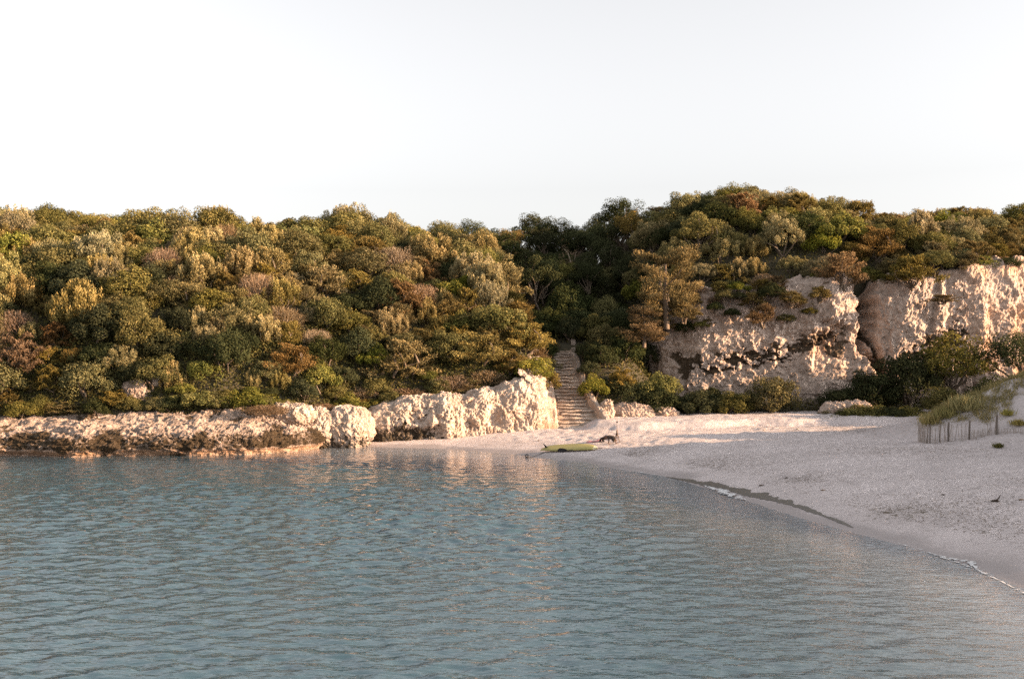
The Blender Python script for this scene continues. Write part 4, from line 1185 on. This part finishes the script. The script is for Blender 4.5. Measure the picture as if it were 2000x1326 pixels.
p = on_sand(1968, 812); tuft('grass_tuft', (p[0], p[1], p[2]), 260, 0.4, 0.15, 'green tuft on the bare dune slope above the broken fence', 5)
p = on_sand(1990, 832); tuft('grass_tuft', (p[0], p[1], p[2]), 300, 0.4, 0.18, 'green tuft at the right edge above the buried pickets', 6)

# ------------------------------------------------------------------ fence
M['paling'] = plain_mat('weathered_chestnut_paling', (0.44, 0.385, 0.35), 0.9, 0.3, 5.0, (0.22, 0.185, 0.165))
M['post'] = plain_mat('grey_fence_post', (0.16, 0.13, 0.11), 0.9, 0.2, 5.0)
def fence():
    def G(px, py):
        p = on_sand(px, py); return Vector((p[0], p[1], p[2]))
    a0 = G(1793, 861); a1 = G(1808, 866); a2 = G(1852, 862); a3 = G(1893, 858)
    root = empty('paling_fence', (a1.x, a1.y, a1.z))
    tag(root, 'weathered chestnut paling fence standing at the foot of the dune', 'fence')
    def panel(parent, p, q, h0, h1, gap, lean=0.04, skip=0.0, drop=0.0):
        mb = MB(); n = max(2, int((q - p).length / gap)); d = (q - p).normalized()
        base = Vector(parent.location)
        for i in range(n + 1):
            if random.random() < skip: continue
            f = i / n; c = p.lerp(q, f); c = Vector((c.x, c.y, float(sand_z(c.x, c.y)))) - base
            h = (h0 + (h1 - h0) * f) * random.uniform(0.9, 1.06)
            t = Vector((random.gauss(0, lean), random.gauss(0, lean), 1.0)) + d * random.gauss(0, lean)
            w = random.uniform(0.028, 0.044)
            s = d * w / 2; nn = Vector((d.y, -d.x, 0)) * 0.008
            lo = c - Vector((0, 0, 0.12)); hi = c + t * h
            V = [lo - s - nn, lo + s - nn, lo + s + nn, lo - s + nn, hi - s * 0.7 - nn, hi + s * 0.7 - nn, hi + s * 0.7 + nn, hi - s * 0.7 + nn]
            mb.add(V, [(0, 1, 5, 4), (1, 2, 6, 5), (2, 3, 7, 6), (3, 0, 4, 7), (4, 5, 6, 7)])
        for hz in (0.25, 0.8):
            if hz > h0: continue
            pts = []
            for k in range(9):
                c = p.lerp(q, k / 8); pts.append(Vector((c.x, c.y, float(sand_z(c.x, c.y)) + hz * (h0 + (h1 - h0) * k / 8))) - base + Vector((0, -0.012, 0)))
            mb.tube(pts, 0.006, 4)
        mb.build('slat_panel', M['paling'], parent)
    def post(parent, p, h, r=0.05):
        mb = MB(); b = p - Vector(parent.location)
        mb.tube([b - Vector((0, 0, 0.3)), b + Vector((0.01, 0, h * 0.5)), b + Vector((0.03, 0, h - 0.02)), b + Vector((0.03, 0, h))], [r, r, r * 0.92, r * 0.6], 7)
        mb.build('post', M['post'], parent)
    panel(root, a0, a1, 1.0, 0.98, 0.06, 0.04)
    panel(root, a1, a2, 0.98, 0.95, 0.072, 0.05, 0.10)
    panel(root, a2, a3, 0.9, 0.85, 0.075, 0.06, 0.3)
    post(root, a1 + Vector((0.1, 0.05, 0)), 1.0); post(root, G(1816, 866), 1.0, 0.04); post(root, a2, 1.0); post(root, a3, 0.98); post(root, G(1835, 863), 0.95, 0.035)
    b0 = G(1896, 860); b1 = G(1918, 854); b2 = G(1928, 851); b3 = G(1950, 848); b4 = G(1985, 846); b5 = G(2080, 842)
    r2 = empty('paling_fence', (b2.x, b2.y, b2.z))
    tag(r2, 'broken half-buried paling fence sinking into the dune sand', 'fence')
    panel(r2, b0, b1, 0.55, 0.35, 0.07, 0.25); panel(r2, b1, b2, 0.42, 0.3, 0.07, 0.2); panel(r2, b2, b3, 0.75, 0.6, 0.07, 0.07, 0.25)
    panel(r2, b3, b4, 0.28, 0.26, 0.075, 0.12); panel(r2, b4, b5, 0.26, 0.25, 0.08, 0.12)
    post(r2, b3 - Vector((0.1, 0, 0)), 0.98, 0.06)
fence()

# ------------------------------------------------------------------ board, paddle, tripod, towel, person, driftwood
def pl(name, col, rough=0.5): return plain_mat(name, col, rough, 0.06, 3.0)
M['yellow'] = pl('lime_yellow_hull', (0.33, 0.285, 0.095), 0.4)
M['deckgrey'] = pl('grey_green_rail', (0.12, 0.13, 0.07), 0.5)
M['black'] = pl('black_plastic', (0.012, 0.012, 0.013), 0.4)
M['nose'] = pl('sunlit_pale_nose', (0.62, 0.54, 0.34), 0.5)  # sunlight on the board's end, put into its colour
def frame_at(p, q):
    d = (Vector(q) - Vector(p)); return math.atan2(d.y, d.x)
def board():
    p = Vector(on_sand(1057, 884)); q = Vector(on_sand(1168, 879.5))
    mid = (p + q) / 2; Ln = (q - p).length
    root = empty('paddle_board', (mid.x, mid.y + 0.1, mid.z), frame_at(p, q))
    tag(root, 'upturned yellow-green paddle board with black fin on the sand', 'paddle board')
    roll = R(20)
    slope = math.atan2(q.z - p.z, Ln)
    def shape(sec, name, mat, scale_w=1.0, y0=-1, y1=1, par=root):
        n = 41; k = 20; V = []
        for i in range(n):
            f = i / (n - 1); x = (f - 0.5) * Ln
            w = 0.40 * (max(0.0, 1 - abs(2 * f - 1.02) ** 3.0)) ** 0.62 if f < 0.99 else 0.02
            w = max(w, 0.02) if f > 0 else 0.13
            if f < 0.2: w = max(w, 0.15)
            th = 0.125 * min(1, (0.35 + 6 * min(f, 1 - f)))
            rock = 0.20 * max(0, (f - 0.62) / 0.38) ** 2 + 0.05 * max(0, (0.2 - f) / 0.2) ** 2
            for j in range(k):
                a = 2 * math.pi * j / k
                cy = math.copysign(abs(math.cos(a)) ** 0.55, math.cos(a)); cz = math.copysign(abs(math.sin(a)) ** 0.7, math.sin(a))
                y = w * cy; z = th / 2 * cz + 0.5 * th - rock * 0.55
                V.append((x, y, z))
        V = np.array(V)
        c, s = math.cos(roll), math.sin(roll)
        y, z = V[:, 1].copy(), V[:, 2].copy()
        V[:, 1] = y * c - z * s; V[:, 2] = y * s + z * c + 0.40 * s + 0.03
        V[:, 2] += V[:, 0] * slope
        F = [tuple(f) for f in (np.arange(0))]
        fs = []
        for i in range(n - 1):
            for j in range(k):
                fs.append((i * k + j, (i + 1) * k + j, (i + 1) * k + (j + 1) % k, i * k + (j + 1) % k))
        fs.append(tuple(range(k))); fs.append(tuple((n - 1) * k + j for j in range(k))[::-1])
        me = mesh_data(name, V, fs, M['yellow'], True)
        me.materials.append(M['deckgrey']); me.materials.append(M['nose'])
        for f in me.polygons:
            c_ = f.center; xr = c_.x / Ln + 0.5
            loc_i = f.vertices[0] % k
            if loc_i in (11, 12, 13, 14, 15): f.material_index = 1
            if xr > 0.93: f.material_index = 2
        return obj(name, me, par)
    hull = shape(None, 'hull', None)
    # fin: swept back blade standing on the upturned tail
    pr_ = [(0.0, 0.0), (-0.02, 0.10), (-0.10, 0.20), (-0.19, 0.29), (-0.26, 0.33), (-0.20, 0.24), (-0.16, 0.12), (-0.19, 0.0)]
    mb = MB()
    x0 = -0.5 * Ln + 0.42
    base = Vector((x0, 0.02, 0.17 + x0 * slope))
    V = []
    for sgn in (-1, 1):
        for (a, b) in pr_:
            V.append(base + Vector((a * 1.15, sgn * 0.014 - b * math.sin(roll), b * math.cos(roll) * 1.05)))
    n = len(pr_)
    fs = [tuple(range(n))[::-1], tuple(range(n, 2 * n))] + [(i, (i + 1) % n, n + (i + 1) % n, n + i) for i in range(n)]
    mb.add(V, fs); mb.build('fin', M['black'], root)
    # leash
    mb = MB()
    a = Vector((-0.5 * Ln + 0.05, -0.12, 0.06)); pts = []
    for k in range(14):
        f = k / 13
        x = -0.5 * Ln + 0.25 - 0.62 * f; y = -0.35 - 1.05 * f + 0.08 * math.sin(f * 7)
        wx = root.location.x + math.cos(root.rotation_euler.z) * x - math.sin(root.rotation_euler.z) * y
        wy = root.location.y + math.sin(root.rotation_euler.z) * x + math.cos(root.rotation_euler.z) * y
        pts.append(Vector((x, y, float(sand_z(wx, wy)) - root.location.z + 0.03)))
    mb.tube(pts, [0.022] * 4 + [0.012] * 10, 6)
    e = pts[-1]
    th = [2 * math.pi * i / 12 for i in range(13)]
    mb.tube([e + Vector((0.08 * math.cos(t) - 0.05, 0, 0.08 + 0.08 * math.sin(t))) for t in th], 0.035, 6)
    mb.build('leash', M['black'], root)
board()
def paddle():
    p = Vector(on_sand(1094, 885)); q = Vector(on_sand(1175, 879.5))
    rz = frame_at(p, q); Ln = (q - p).length
    root = empty('paddle', (p.x, p.y + 0.05, p.z + 0.05), rz)
    tag(root, 'black paddle lying along the near side of the board', 'paddle')
    sl = math.atan2(q.z - p.z, Ln)
    mb = MB(); pts = [Vector((x, 0, x * math.sin(sl) + 0.07)) for x in np.linspace(0.3, Ln, 6)]
    mb.tube(pts, 0.016, 8); mb.build('shaft', M['black'], root)
    e = pts[-1]; mb = MB(); mb.tube([e + Vector((0, -0.06, 0)), e + Vector((0.02, 0, 0)), e + Vector((0, 0.06, 0))], [0.018, 0.024, 0.018], 8); mb.build('grip', M['black'], root)
    n = 16; V = []
    for s in (-1, 1):
        for i in range(n):
            a = 2 * math.pi * i / n
            x = 0.12 + 0.26 * math.cos(a); h = 0.12 * math.sin(a) * (1 - 0.25 * math.cos(a))
            V.append((x, s * 0.012 + 0.02 * math.cos(a) - 0.3 * (h), 0.11 + h * 0.95 + 0.0))
    fs = [tuple(range(n))[::-1], tuple(range(n, 2 * n))] + [(i, (i + 1) % n, n + (i + 1) % n, n + i) for i in range(n)]
    mb = MB(); mb.add(V, fs); mb.build('blade', M['black'], root)
paddle()

def tripod():
    p = Vector(on_sand(1205, 862.5))
    root = empty('tripod', tuple(p))
    tag(root, 'thin dark tripod with a tall centre pole on the lit sand', 'tripod')
    k = p.y / F_PX
    ap = Vector((0, 0, 20.5 * k))
    for (dx, dy) in ((-5.5 * k, -0.1), (4.6 * k, -0.28), (1.0 * k, 0.34)):
        gz = float(sand_z(p.x + dx, p.y + dy)) - p.z
        mb = MB(); f = Vector((dx, dy, gz))
        mb.tube([f, f.lerp(ap, 0.5), ap], [0.02, 0.028, 0.032], 6); mb.build('leg', M['tri'], root)
    mb = MB(); mb.tube([ap - Vector((0, 0, 0.12)), ap, ap + Vector((0, 0, 0.08))], [0.03, 0.042, 0.025], 8); mb.build('collar', M['tri'], root)
    mb = MB(); mb.tube([ap, ap + Vector((0.004, 0, 17.5 * k))], 0.016, 6); mb.build('centre_pole', M['tri'], root)
    mb = MB(); t = ap + Vector((0.0, 0, 17.5 * k)); mb.box(t + Vector((0, 0, 0.03)), (0.07, 0.05, 0.07), None, 0.004); mb.tube([t + Vector((-0.06, 0, 0.01)), t + Vector((0.06, 0, 0.01))], 0.012, 6)
    mb.build('head', M['black'], root)
M['tri'] = pl('dark_brown_metal', (0.10, 0.055, 0.03), 0.5)
tripod()

M['pink'] = pl('faded_pink_cloth', (0.50, 0.23, 0.23), 0.95)
def towel():
    p = Vector(on_sand(1160, 863))
    n, m_ = 22, 12; V = []
    for i in range(n):
        for j in range(m_):
            x = (i / (n - 1) - 0.5) * 0.85; y = (j / (m_ - 1) - 0.5) * 0.5
            z = float(sand_z(p.x + x, p.y + y)) - p.z + 0.04 + 0.028 * math.sin(x * 13 + y * 5) * math.cos(y * 11) + 0.05 * max(0, x) * 2
            V.append((x, y, z))
    o = obj('towel', mesh_data('towel', V, grid_faces(n, m_), M['pink'], True)); o.location = p
    md = o.modifiers.new('thick', 'SOLIDIFY'); md.thickness = 0.02
    tag(o, 'rumpled pink towel on the sand left of the person', 'towel')
towel()

M['skin'] = pl('tanned_skin', (0.12, 0.058, 0.034), 0.6)
M['cloth'] = pl('dark_brown_clothing', (0.032, 0.019, 0.013), 0.9)
M['hair'] = pl('dark_hair', (0.012, 0.008, 0.006), 0.6)
def skinned(name, joints, edges, mat, parent, sub=1):
    me = bpy.data.meshes.new(name + '_rig'); me.from_pydata([j[0] for j in joints], edges, []); me.update()
    o = bpy.data.objects.new(name, me); COL.objects.link(o)
    md = o.modifiers.new('skin', 'SKIN'); md.use_smooth_shade = True
    if not me.skin_vertices: me.attributes.new('skin', 'FLOAT', 'POINT')
    for i, (co, r) in enumerate(joints):
        me.skin_vertices[0].data[i].radius = (r, r)
        me.skin_vertices[0].data[i].use_root = (i == 0)
    s = o.modifiers.new('sub', 'SUBSURF'); s.levels = sub; s.render_levels = sub
    bpy.context.view_layer.update()
    ev = o.evaluated_get(bpy.context.evaluated_depsgraph_get())
    nm = bpy.data.meshes.new_from_object(ev)
    bpy.data.objects.remove(o, do_unlink=True)
    nm.materials.clear(); nm.materials.append(mat)
    nm.polygons.foreach_set('use_smooth', np.ones(len(nm.polygons), bool))
    n2 = obj(name, nm, parent)
    return n2
def person():
    feet = Vector(on_sand(1172.5, 862.3)); hr = Vector(on_sand(1203, 866.3)); hl = Vector(on_sand(1188.5, 868.0))
    O = feet.copy()
    root = empty('person', tuple(O))
    tag(root, 'person in dark clothes holding a low plank on hands and feet', 'person')
    k = 66.0 / F_PX
    hm = (hr + hl) / 2
    g = lambda x, y: float(sand_z(x, y))
    fwd = (hm - feet); fwd.z = 0; dist = fwd.length; fwd.normalize(); side = Vector((fwd.y, -fwd.x, 0))     # side = towards the person's right
    def P(f, s, h):
        w = feet + fwd * f + side * s; return Vector((w.x, w.y, g(w.x, w.y) + h)) - O
    sh = dist * 0.93
    hip = P(sh - 0.52, 0, 0.33); waist = P(sh - 0.36, 0, 0.37); chest = P(sh - 0.16, 0, 0.40); neck = P(sh + 0.02, 0, 0.40); head = P(sh + 0.15, 0, 0.36)
    shR = P(sh - 0.03, -0.19, 0.39); shL = P(sh - 0.03, 0.19, 0.39)
    HR = hr - O; HL = hl - O
    if (HR - shR).length > (HL - shR).length: shR, shL = shL, shR
    def arm(s, h):
        e = s.lerp(h, 0.5) + Vector((0.03, 0, 0.07)); w = h + Vector((0, 0, 0.06)); return e, w
    eR, wR = arm(shR, HR); eL, wL = arm(shL, HL)
    kn1 = P(sh - 0.93, 0.11, 0.19); kn2 = P(sh - 0.93, -0.11, 0.19)
    h1 = P(sh - 0.53, 0.10, 0.32); h2 = P(sh - 0.53, -0.10, 0.32)
    an1 = P(0.10, 0.10, 0.10); an2 = P(0.10, -0.10, 0.10); to1 = P(0.20, 0.10, 0.03); to2 = P(0.20, -0.10, 0.03)
    J = [(hip, 0.125), (waist, 0.105), (chest, 0.13), (neck, 0.055), (head - (head - neck) * 0.4, 0.075), (head, 0.10), (head + (head - neck) * 0.35, 0.07),
         (shR, 0.062), (eR, 0.042), (wR, 0.028), (shL, 0.062), (eL, 0.042), (wL, 0.028),
         (h1, 0.10), (kn1, 0.06), (an1, 0.036), (to1, 0.03), (h2, 0.10), (kn2, 0.06), (an2, 0.036), (to2, 0.03)]
    E = [(0, 1), (1, 2), (2, 3), (3, 4), (4, 5), (5, 6), (2, 7), (7, 8), (8, 9), (2, 10), (10, 11), (11, 12), (0, 13), (13, 14), (14, 15), (15, 16), (0, 17), (17, 18), (18, 19), (19, 20)]
    # hands: palm and five fingers of different lengths
    for wi, w, h in ((9, wR, HR), (12, wL, HL)):
        pi = len(J); palm = h + fwd * 0.03 + Vector((0, 0, 0.022)); J.append((palm, 0.026)); E.append((wi, pi))
        for q, (sx, ln) in enumerate(((-0.034, 0.066), (-0.012, 0.08), (0.011, 0.076), (0.032, 0.06))):
            b = palm + side * sx + fwd * 0.045; a = len(J)
            J.append((b, 0.010)); J.append((b + fwd * ln * 0.6 + Vector((0, 0, 0.006)), 0.009)); J.append((b + fwd * ln - Vector((0, 0, 0.008)), 0.008))
            E += [(pi, a), (a, a + 1), (a + 1, a + 2)]
        b = palm + side * (0.035 if wi == 9 else -0.035); a = len(J)
        J.append((b, 0.011)); J.append((b + side * (0.03 if wi == 9 else -0.03) + fwd * 0.035, 0.009)); E += [(pi, a), (a, a + 1)]
    skinned('body', J, E, M['skin'], root, 2)
    t = [(hip, 0.135), (h1, 0.11), (kn1, 0.072), (kn1.lerp(an1, 0.85), 0.05), (h2, 0.11), (kn2, 0.072), (kn2.lerp(an2, 0.85), 0.05), (hip.lerp(waist, 0.45), 0.122)]
    skinned('trousers', t, [(0, 1), (1, 2), (2, 3), (0, 4), (4, 5), (5, 6), (0, 7)], M['cloth'], root, 2)
    s = [(chest, 0.142), (waist, 0.118), (shR, 0.074), (shR.lerp(eR, 0.85), 0.055), (shL, 0.074), (shL.lerp(eL, 0.85), 0.055), (chest.lerp(neck, 0.75), 0.075)]
    skinned('shirt', s, [(0, 1), (0, 2), (2, 3), (0, 4), (4, 5), (0, 6)], M['cloth'], root, 2)
    up = Vector((0, 0, 1)); hd = (head - neck).normalized(); bk = (up - hd * up.dot(hd)).normalized()
    hr_ = [(head + bk * 0.03 + hd * 0.02, 0.106), (head + bk * 0.02 - hd * 0.07, 0.085), (head - bk * 0.02 + hd * 0.10, 0.07), (head - Vector((0, 0, 0.14)) + hd * 0.08, 0.045), (head - Vector((0, 0, 0.20)) + hd * 0.06, 0.025)]
    skinned('hair', hr_, [(0, 1), (0, 2), (2, 3), (3, 4)], M['hair'], root, 2)
    # face: eyes, nose, mouth, ears
    fc = head - bk * 0.085
    mb = MB()
    for s_ in (-1, 1):
        c = fc + side * 0.034 * s_ + hd * 0.005
        mb.tube([c + bk * 0.02, c - bk * 0.008], [0.013, 0.008], 8)
    mb.build('eyes', M['black'], root)
    mb = MB(); c = fc - hd * 0.03; mb.tube([c + hd * 0.045, c - bk * 0.012 + hd * 0.01, c - bk * 0.03 - hd * 0.005, c + bk * 0.01 - hd * 0.02], [0.009, 0.012, 0.014, 0.008], 8)
    mb.build('nose', M['skin'], root, True)
    mb = MB(); c = fc - hd * 0.068 + bk * 0.01; mb.tube([c - side * 0.025, c - bk * 0.008, c + side * 0.025], [0.004, 0.008, 0.004], 6); mb.build('mouth', M['cloth'], root)
    mb = MB()
    for s_ in (-1, 1):
        c = head + side * 0.098 * s_ - hd * 0.01; mb.tube([c - hd * 0.03, c + side * 0.014 * s_, c + hd * 0.03], [0.008, 0.016, 0.010], 8)
    mb.build('ears', M['skin'], root, True)
    mb = MB()
    for a_, t_ in ((an1, to1), (an2, to2)):
        mb.tube([a_ + Vector((0, 0, 0.03)), a_ - Vector((0, 0, 0.03)), t_ + Vector((0, 0, 0.02)), t_ + fwd * 0.07], [0.045, 0.052, 0.048, 0.03], 8)
    mb.build('shoes', M['black'], root, True)
person()

M['drift'] = pl('dark_driftwood', (0.06, 0.042, 0.03), 0.9)
M['drift2'] = pl('brown_driftwood', (0.17, 0.11, 0.065), 0.9)
def stick(px, py, ln, rad, rz, label, mat='drift', fork=False, name='driftwood'):
    p = Vector(on_sand(px, py)); r = np.random.default_rng(int(px))
    mb = MB(); pts = []
    for k in range(7):
        f = k / 6 - 0.5
        pts.append(Vector((math.cos(rz) * ln * f + r.normal() * 0.012, math.sin(rz) * ln * f + r.normal() * 0.012, rad * 0.8 + 0.05 * math.cos(f * 4) * ln * 0.4)))
    mb.tube(pts, [rad * q for q in (0.5, 0.9, 1.0, 1.1, 0.9, 0.7, 0.35)], 7)
    if fork: mb.tube([pts[3], pts[3] + Vector((0.1, -0.05, 0.10)), pts[3] + Vector((0.13, -0.1, 0.22))], [rad * 0.8, rad * 0.6, rad * 0.3], 6)
    o = mb.build(name, M[mat], None, True); o.location = p
    tag(o, label, 'driftwood')
stick(1487, 949, 0.26, 0.03, 0.35, 'small dark stick on the sand above the wet strip')
stick(1608, 958, 0.22, 0.022, 0.1, 'small brown stick on smooth sand right of the wet strip', 'drift2')
stick(1944, 980, 0.28, 0.04, -0.7, 'dark forked driftwood at the right of the open sand', 'drift', True)
stick(1995, 977, 0.2, 0.03, 0.2, 'small brown driftwood at the far right edge of the sand', 'drift2')
stick(1536, 934, 0.2, 0.025, 0.5, 'dark twig at the left end of the sea-wrack patch')
stick(1842, 967, 0.16, 0.02, 0.2, 'tiny dark twig left of the forked driftwood')
stick(1052, 861, 0.16, 0.03, 0.5, 'tiny dark debris on the lit sand left of the board')
p = Vector(on_sand(785, 856)); mb = MB(); mb.tube([Vector((0, 0, -0.1)), Vector((0.02, 0.1, 0.35)), Vector((0.0, 0.25, 0.72))], [0.022, 0.018, 0.012], 6)
o = mb.build('stake', M['palebark'], None); o.location = p; tag(o, 'thin pale stake leaning on the shaded left end of the cliff', 'stake')
mb = MB(); mb.tube([Vector((0, 0, -0.2)), Vector((0, 0, 0.5)), Vector((0.01, 0, 0.62))], [0.03, 0.028, 0.022], 7)
o = mb.build('marker_post', M['palebark'], None); o.location = (4.35, 79.4, 4.75); tag(o, 'short pale wooden post beside the top of the steps', 'post')
for (a, b, rr, lab, sd) in ((1492, 841, 0.10, 'small bright stone on the beach under the earthy berm', 1), (1558, 839, 0.08, 'small pale stone by the berm right of the bright one', 2)):
    p = Vector(on_sand(a, b))
    o = boulder('stone', (p.x, p.y, p.z + rr * 0.5), (rr, rr * 0.8, rr * 0.7), 320 + sd, M['lime'], lab, res=16, amp=0.05)
    o['category'] = 'stone'

# wet dark strip, foam, sea wrack
def ribbon(name, pts, half, mat, lift, seed, res=0.06, lab=None, cat=None, kind=None, wave=0.9, thick=0.0, sea=False, hole=0.0):
    P = np.array([on_sand(a, b)[:2] for a, b in pts]); seg = np.hypot(*np.diff(P, axis=0).T); cum = np.concatenate([[0], np.cumsum(seg)])
    u = np.arange(0, cum[-1], res); X = np.interp(u, cum, P[:, 0]); Y = np.interp(u, cum, P[:, 1])
    tx, ty = np.gradient(X), np.gradient(Y); kk = np.ones(15) / 15
    sm = lambda a: np.convolve(np.pad(a, 7, mode='edge'), kk, mode='valid')
    tx, ty = sm(tx), sm(ty); l = np.hypot(tx, ty); nx, ny = -ty / l, tx / l
    ends = np.sqrt(np.clip(np.sin(np.pi * np.clip(u / cum[-1], 0, 1)), 0, 1))
    scal = np.abs(np.sin(u * 1.9 + 1.3 * np.sin(u * 0.7))) 
    n = fbm(np.stack([u * 1.1, 0 * u, 0 * u], -1), 4, seed=seed)
    hi = np.interp(u / cum[-1], np.linspace(0, 1, len(half)), half) * ends * (0.75 + wave * (0.55 * scal - 0.3) + 0.5 * n + 0.45 * fbm(np.stack([u * 5.5, 0 * u + 4, 0 * u], -1), 3, seed=seed + 8))
    n2 = fbm(np.stack([u * 0.8, 0 * u + 9, 0 * u], -1), 4, seed=seed + 1)
    lo = np.interp(u / cum[-1], np.linspace(0, 1, len(half)), half) * ends * (0.55 + 0.4 * n2 + 0.3 * fbm(np.stack([u * 5.5, 0 * u + 14, 0 * u], -1), 3, seed=seed + 9))
    nt_ = 21 if sea else 11; t = np.linspace(-1, 1, nt_)[None]
    w = np.where(t > 0, hi[:, None] * t, lo[:, None] * t)
    Xg = X[:, None] + nx[:, None] * w; Yg = Y[:, None] + ny[:, None] * w
    Z = sand_fn(Xg, Yg)
    if sea: Z = np.maximum(Z, 0.0) 
    Z = Z + lift + thick * (1 - t * t) * (0.6 + 0.8 * np.abs(fbm(np.stack([Xg * 5, Yg * 5, 0 * Xg], -1), 3, seed=seed + 2)))
    V = np.stack([Xg, Yg, Z], -1).reshape(-1, 3); F = grid_faces(len(u), nt_)
    if sea:
        c = V[F].mean(1); tt = np.abs(np.broadcast_to(t, Xg.shape)).ravel()[F].mean(1)
        F = F[fbm(c * np.array([7, 7, 0]), 4, seed=seed + 5) > -0.22 + 0.75 * tt ** 2 + hole]
        used = np.unique(F); mp = np.full(len(V), -1); mp[used] = np.arange(len(used)); V = V[used]; F = mp[F]
    o = obj(name, mesh_data(name, V, F, mat, True))
    tag(o, lab, cat, None, kind)
M['wet'] = plain_mat('dark_wet_wrack_sand', (0.10, 0.085, 0.066), 0.4, 0.2, 6.0)
ribbon('wet_strip', [(1300, 931), (1370, 943), (1440, 958), (1500, 973), (1560, 990), (1610, 1008), (1668, 1031)], [0.2, 0.38, 0.36, 0.4, 0.32, 0.2, 0.26], M['wet'], 0.014, 500, kind='structure')
M['foam'] = plain_mat('white_sea_foam', (0.60, 0.60, 0.61), 0.8, 0.12, 9.0)
ribbon('foam', [(1372, 949), (1410, 961), (1452, 978)], [0.15, 0.35, 0.55], M['foam'], 0.02, 510, lab='bright white foam of a small wave breaking by the wet strip', cat='foam', kind='stuff', thick=0.05, sea=True)
ribbon('foam', [(1815, 1082), (1850, 1090), (1890, 1098), (1912, 1115)], [0.06, 0.14, 0.24, 0.12], M['foam'], 0.012, 520, lab='thin foam line lapping the sand near the right edge', cat='foam', kind='stuff', thick=0.02, sea=True)
ribbon('foam', [(1962, 1142), (1985, 1152), (2012, 1168)], [0.06, 0.14, 0.12], M['foam'], 0.012, 530, lab='foam edge at the lower right corner of the beach', cat='foam', kind='stuff', thick=0.02, sea=True)
ribbon('foam', [(1200, 915), (1240, 921), (1290, 930)], [0.05, 0.08, 0.05], M['foam'], 0.012, 540, lab='faint foam line along the shore below the board', cat='foam', kind='stuff', thick=0.02, sea=True)

ribbon('foam', [(1690, 1045), (1740, 1058), (1800, 1074), (1905, 1112), (2000, 1160), (2060, 1190)], [0.04, 0.08, 0.12, 0.10, 0.09], M['foam'], 0.008, 550, lab='thin lacy swash line edging the water at lower right', cat='foam', kind='stuff', thick=0.01, sea=True, hole=0.16, res=0.04)
def wrack():
    r = np.random.default_rng(55); Cs = []
    for (p, rad, st) in LPTS:
        if not p: continue
        n = int(1100 * st * rad)
        Cs.append(np.stack([r.normal(p[0], rad * 0.55, n), r.normal(p[1], rad * 0.6, n), np.zeros(n)], -1))
    n = 2600; Cs.append(np.stack([r.uniform(4, 28, n), r.uniform(36, 70, n), np.zeros(n)], -1))
    C = np.concatenate(Cs); g = sand_z(C[:, 0], C[:, 1]); C = C[(g > 0.35) & (C[:, 1] < 72)]
    C[:, 2] = sand_fn(C[:, 0], C[:, 1]) + 0.012
    n = len(C); A = rand_dirs(r, n); A[:, 2] *= 0.15; s = r.uniform(0.03, 0.13, n)
    V = quads(C, A, rand_dirs(r, n) * 0.5 + np.array([0, 0, 1]), s, s * 0.22).reshape(-1, 3)
    o = obj('sea_wrack', mesh_data('sea_wrack', V, np.arange(len(V)).reshape(-1, 4), M['wrack'], False, {'tone': np.repeat(r.random(n), 4)}))
    tag(o, 'dry grey sea wrack strewn over the sand', 'sea wrack', None, 'stuff')
M['wrack'] = foliage_mat('dry_sea_wrack', (0.09, 0.07, 0.055), (0.16, 0.13, 0.105), (0.25, 0.21, 0.17), 0.0, 0.0)
wrack()

# ------------------------------------------------------------------ light, sky, camera
SUN_EL, SUN_AZ = 11.6, 78.0       # azimuth measured from -Y (behind the camera) towards +X
d = Vector((-math.sin(R(SUN_AZ)) * math.cos(R(SUN_EL)), math.cos(R(SUN_AZ)) * math.cos(R(SUN_EL)), -math.sin(R(SUN_EL))))
sun = bpy.data.lights.new('sun', 'SUN'); sun.energy = 4.8; sun.angle = R(0.5); sun.color = (1.0, 0.63, 0.36)
so = bpy.data.objects.new('sun', sun); COL.objects.link(so)
so.rotation_euler = d.to_track_quat('-Z', 'Y').to_euler()
so.location = (60, -40, 40)

w = bpy.data.worlds.new('World'); scene.world = w; w.use_nodes = True
nt = w.node_tree; nt.nodes.clear()
sk = nt.nodes.new('ShaderNodeTexSky'); sk.sky_type = 'NISHITA'; sk.sun_disc = False
sk.sun_elevation = R(SUN_EL)
sdir = -d
sk.sun_rotation = math.atan2(sdir.x, sdir.y)
sk.air_density = 1.0; sk.dust_density = 2.5; sk.ozone_density = 1.2
hs = nt.nodes.new('ShaderNodeHueSaturation'); hs.inputs['Saturation'].default_value = 0.11
bg = nt.nodes.new('ShaderNodeBackground'); bg.inputs['Strength'].default_value = 0.101
ow = nt.nodes.new('ShaderNodeOutputWorld')
nt.links.new(sk.outputs[0], hs.inputs['Color']); tint = nt.nodes.new('ShaderNodeMix'); tint.data_type = 'RGBA'; tint.blend_type = 'MULTIPLY'; tint.inputs[0].default_value = 1.0; tint.inputs[7].default_value = (1.0, 0.985, 0.985, 1)
nt.links.new(hs.outputs[0], tint.inputs[6]); nt.links.new(tint.outputs[2], bg.inputs['Color']); nt.links.new(bg.outputs[0], ow.inputs[0])

cam = bpy.data.cameras.new('camera'); cam.lens = 40; cam.sensor_width = 36; cam.clip_end = 3000
co = bpy.data.objects.new('camera', cam); COL.objects.link(co)
co.location = (0, 0, CAM_H); co.rotation_euler = (R(90), 0, 0)
scene.camera = co
vs = scene.view_settings
vs.view_transform = 'Standard'; vs.look = 'None'; vs.exposure = 1.90; vs.gamma = 1; vs.use_curve_mapping = False
scene.cycles.use_denoising = False
scene.cycles.max_bounces = 6; scene.cycles.transparent_max_bounces = 6
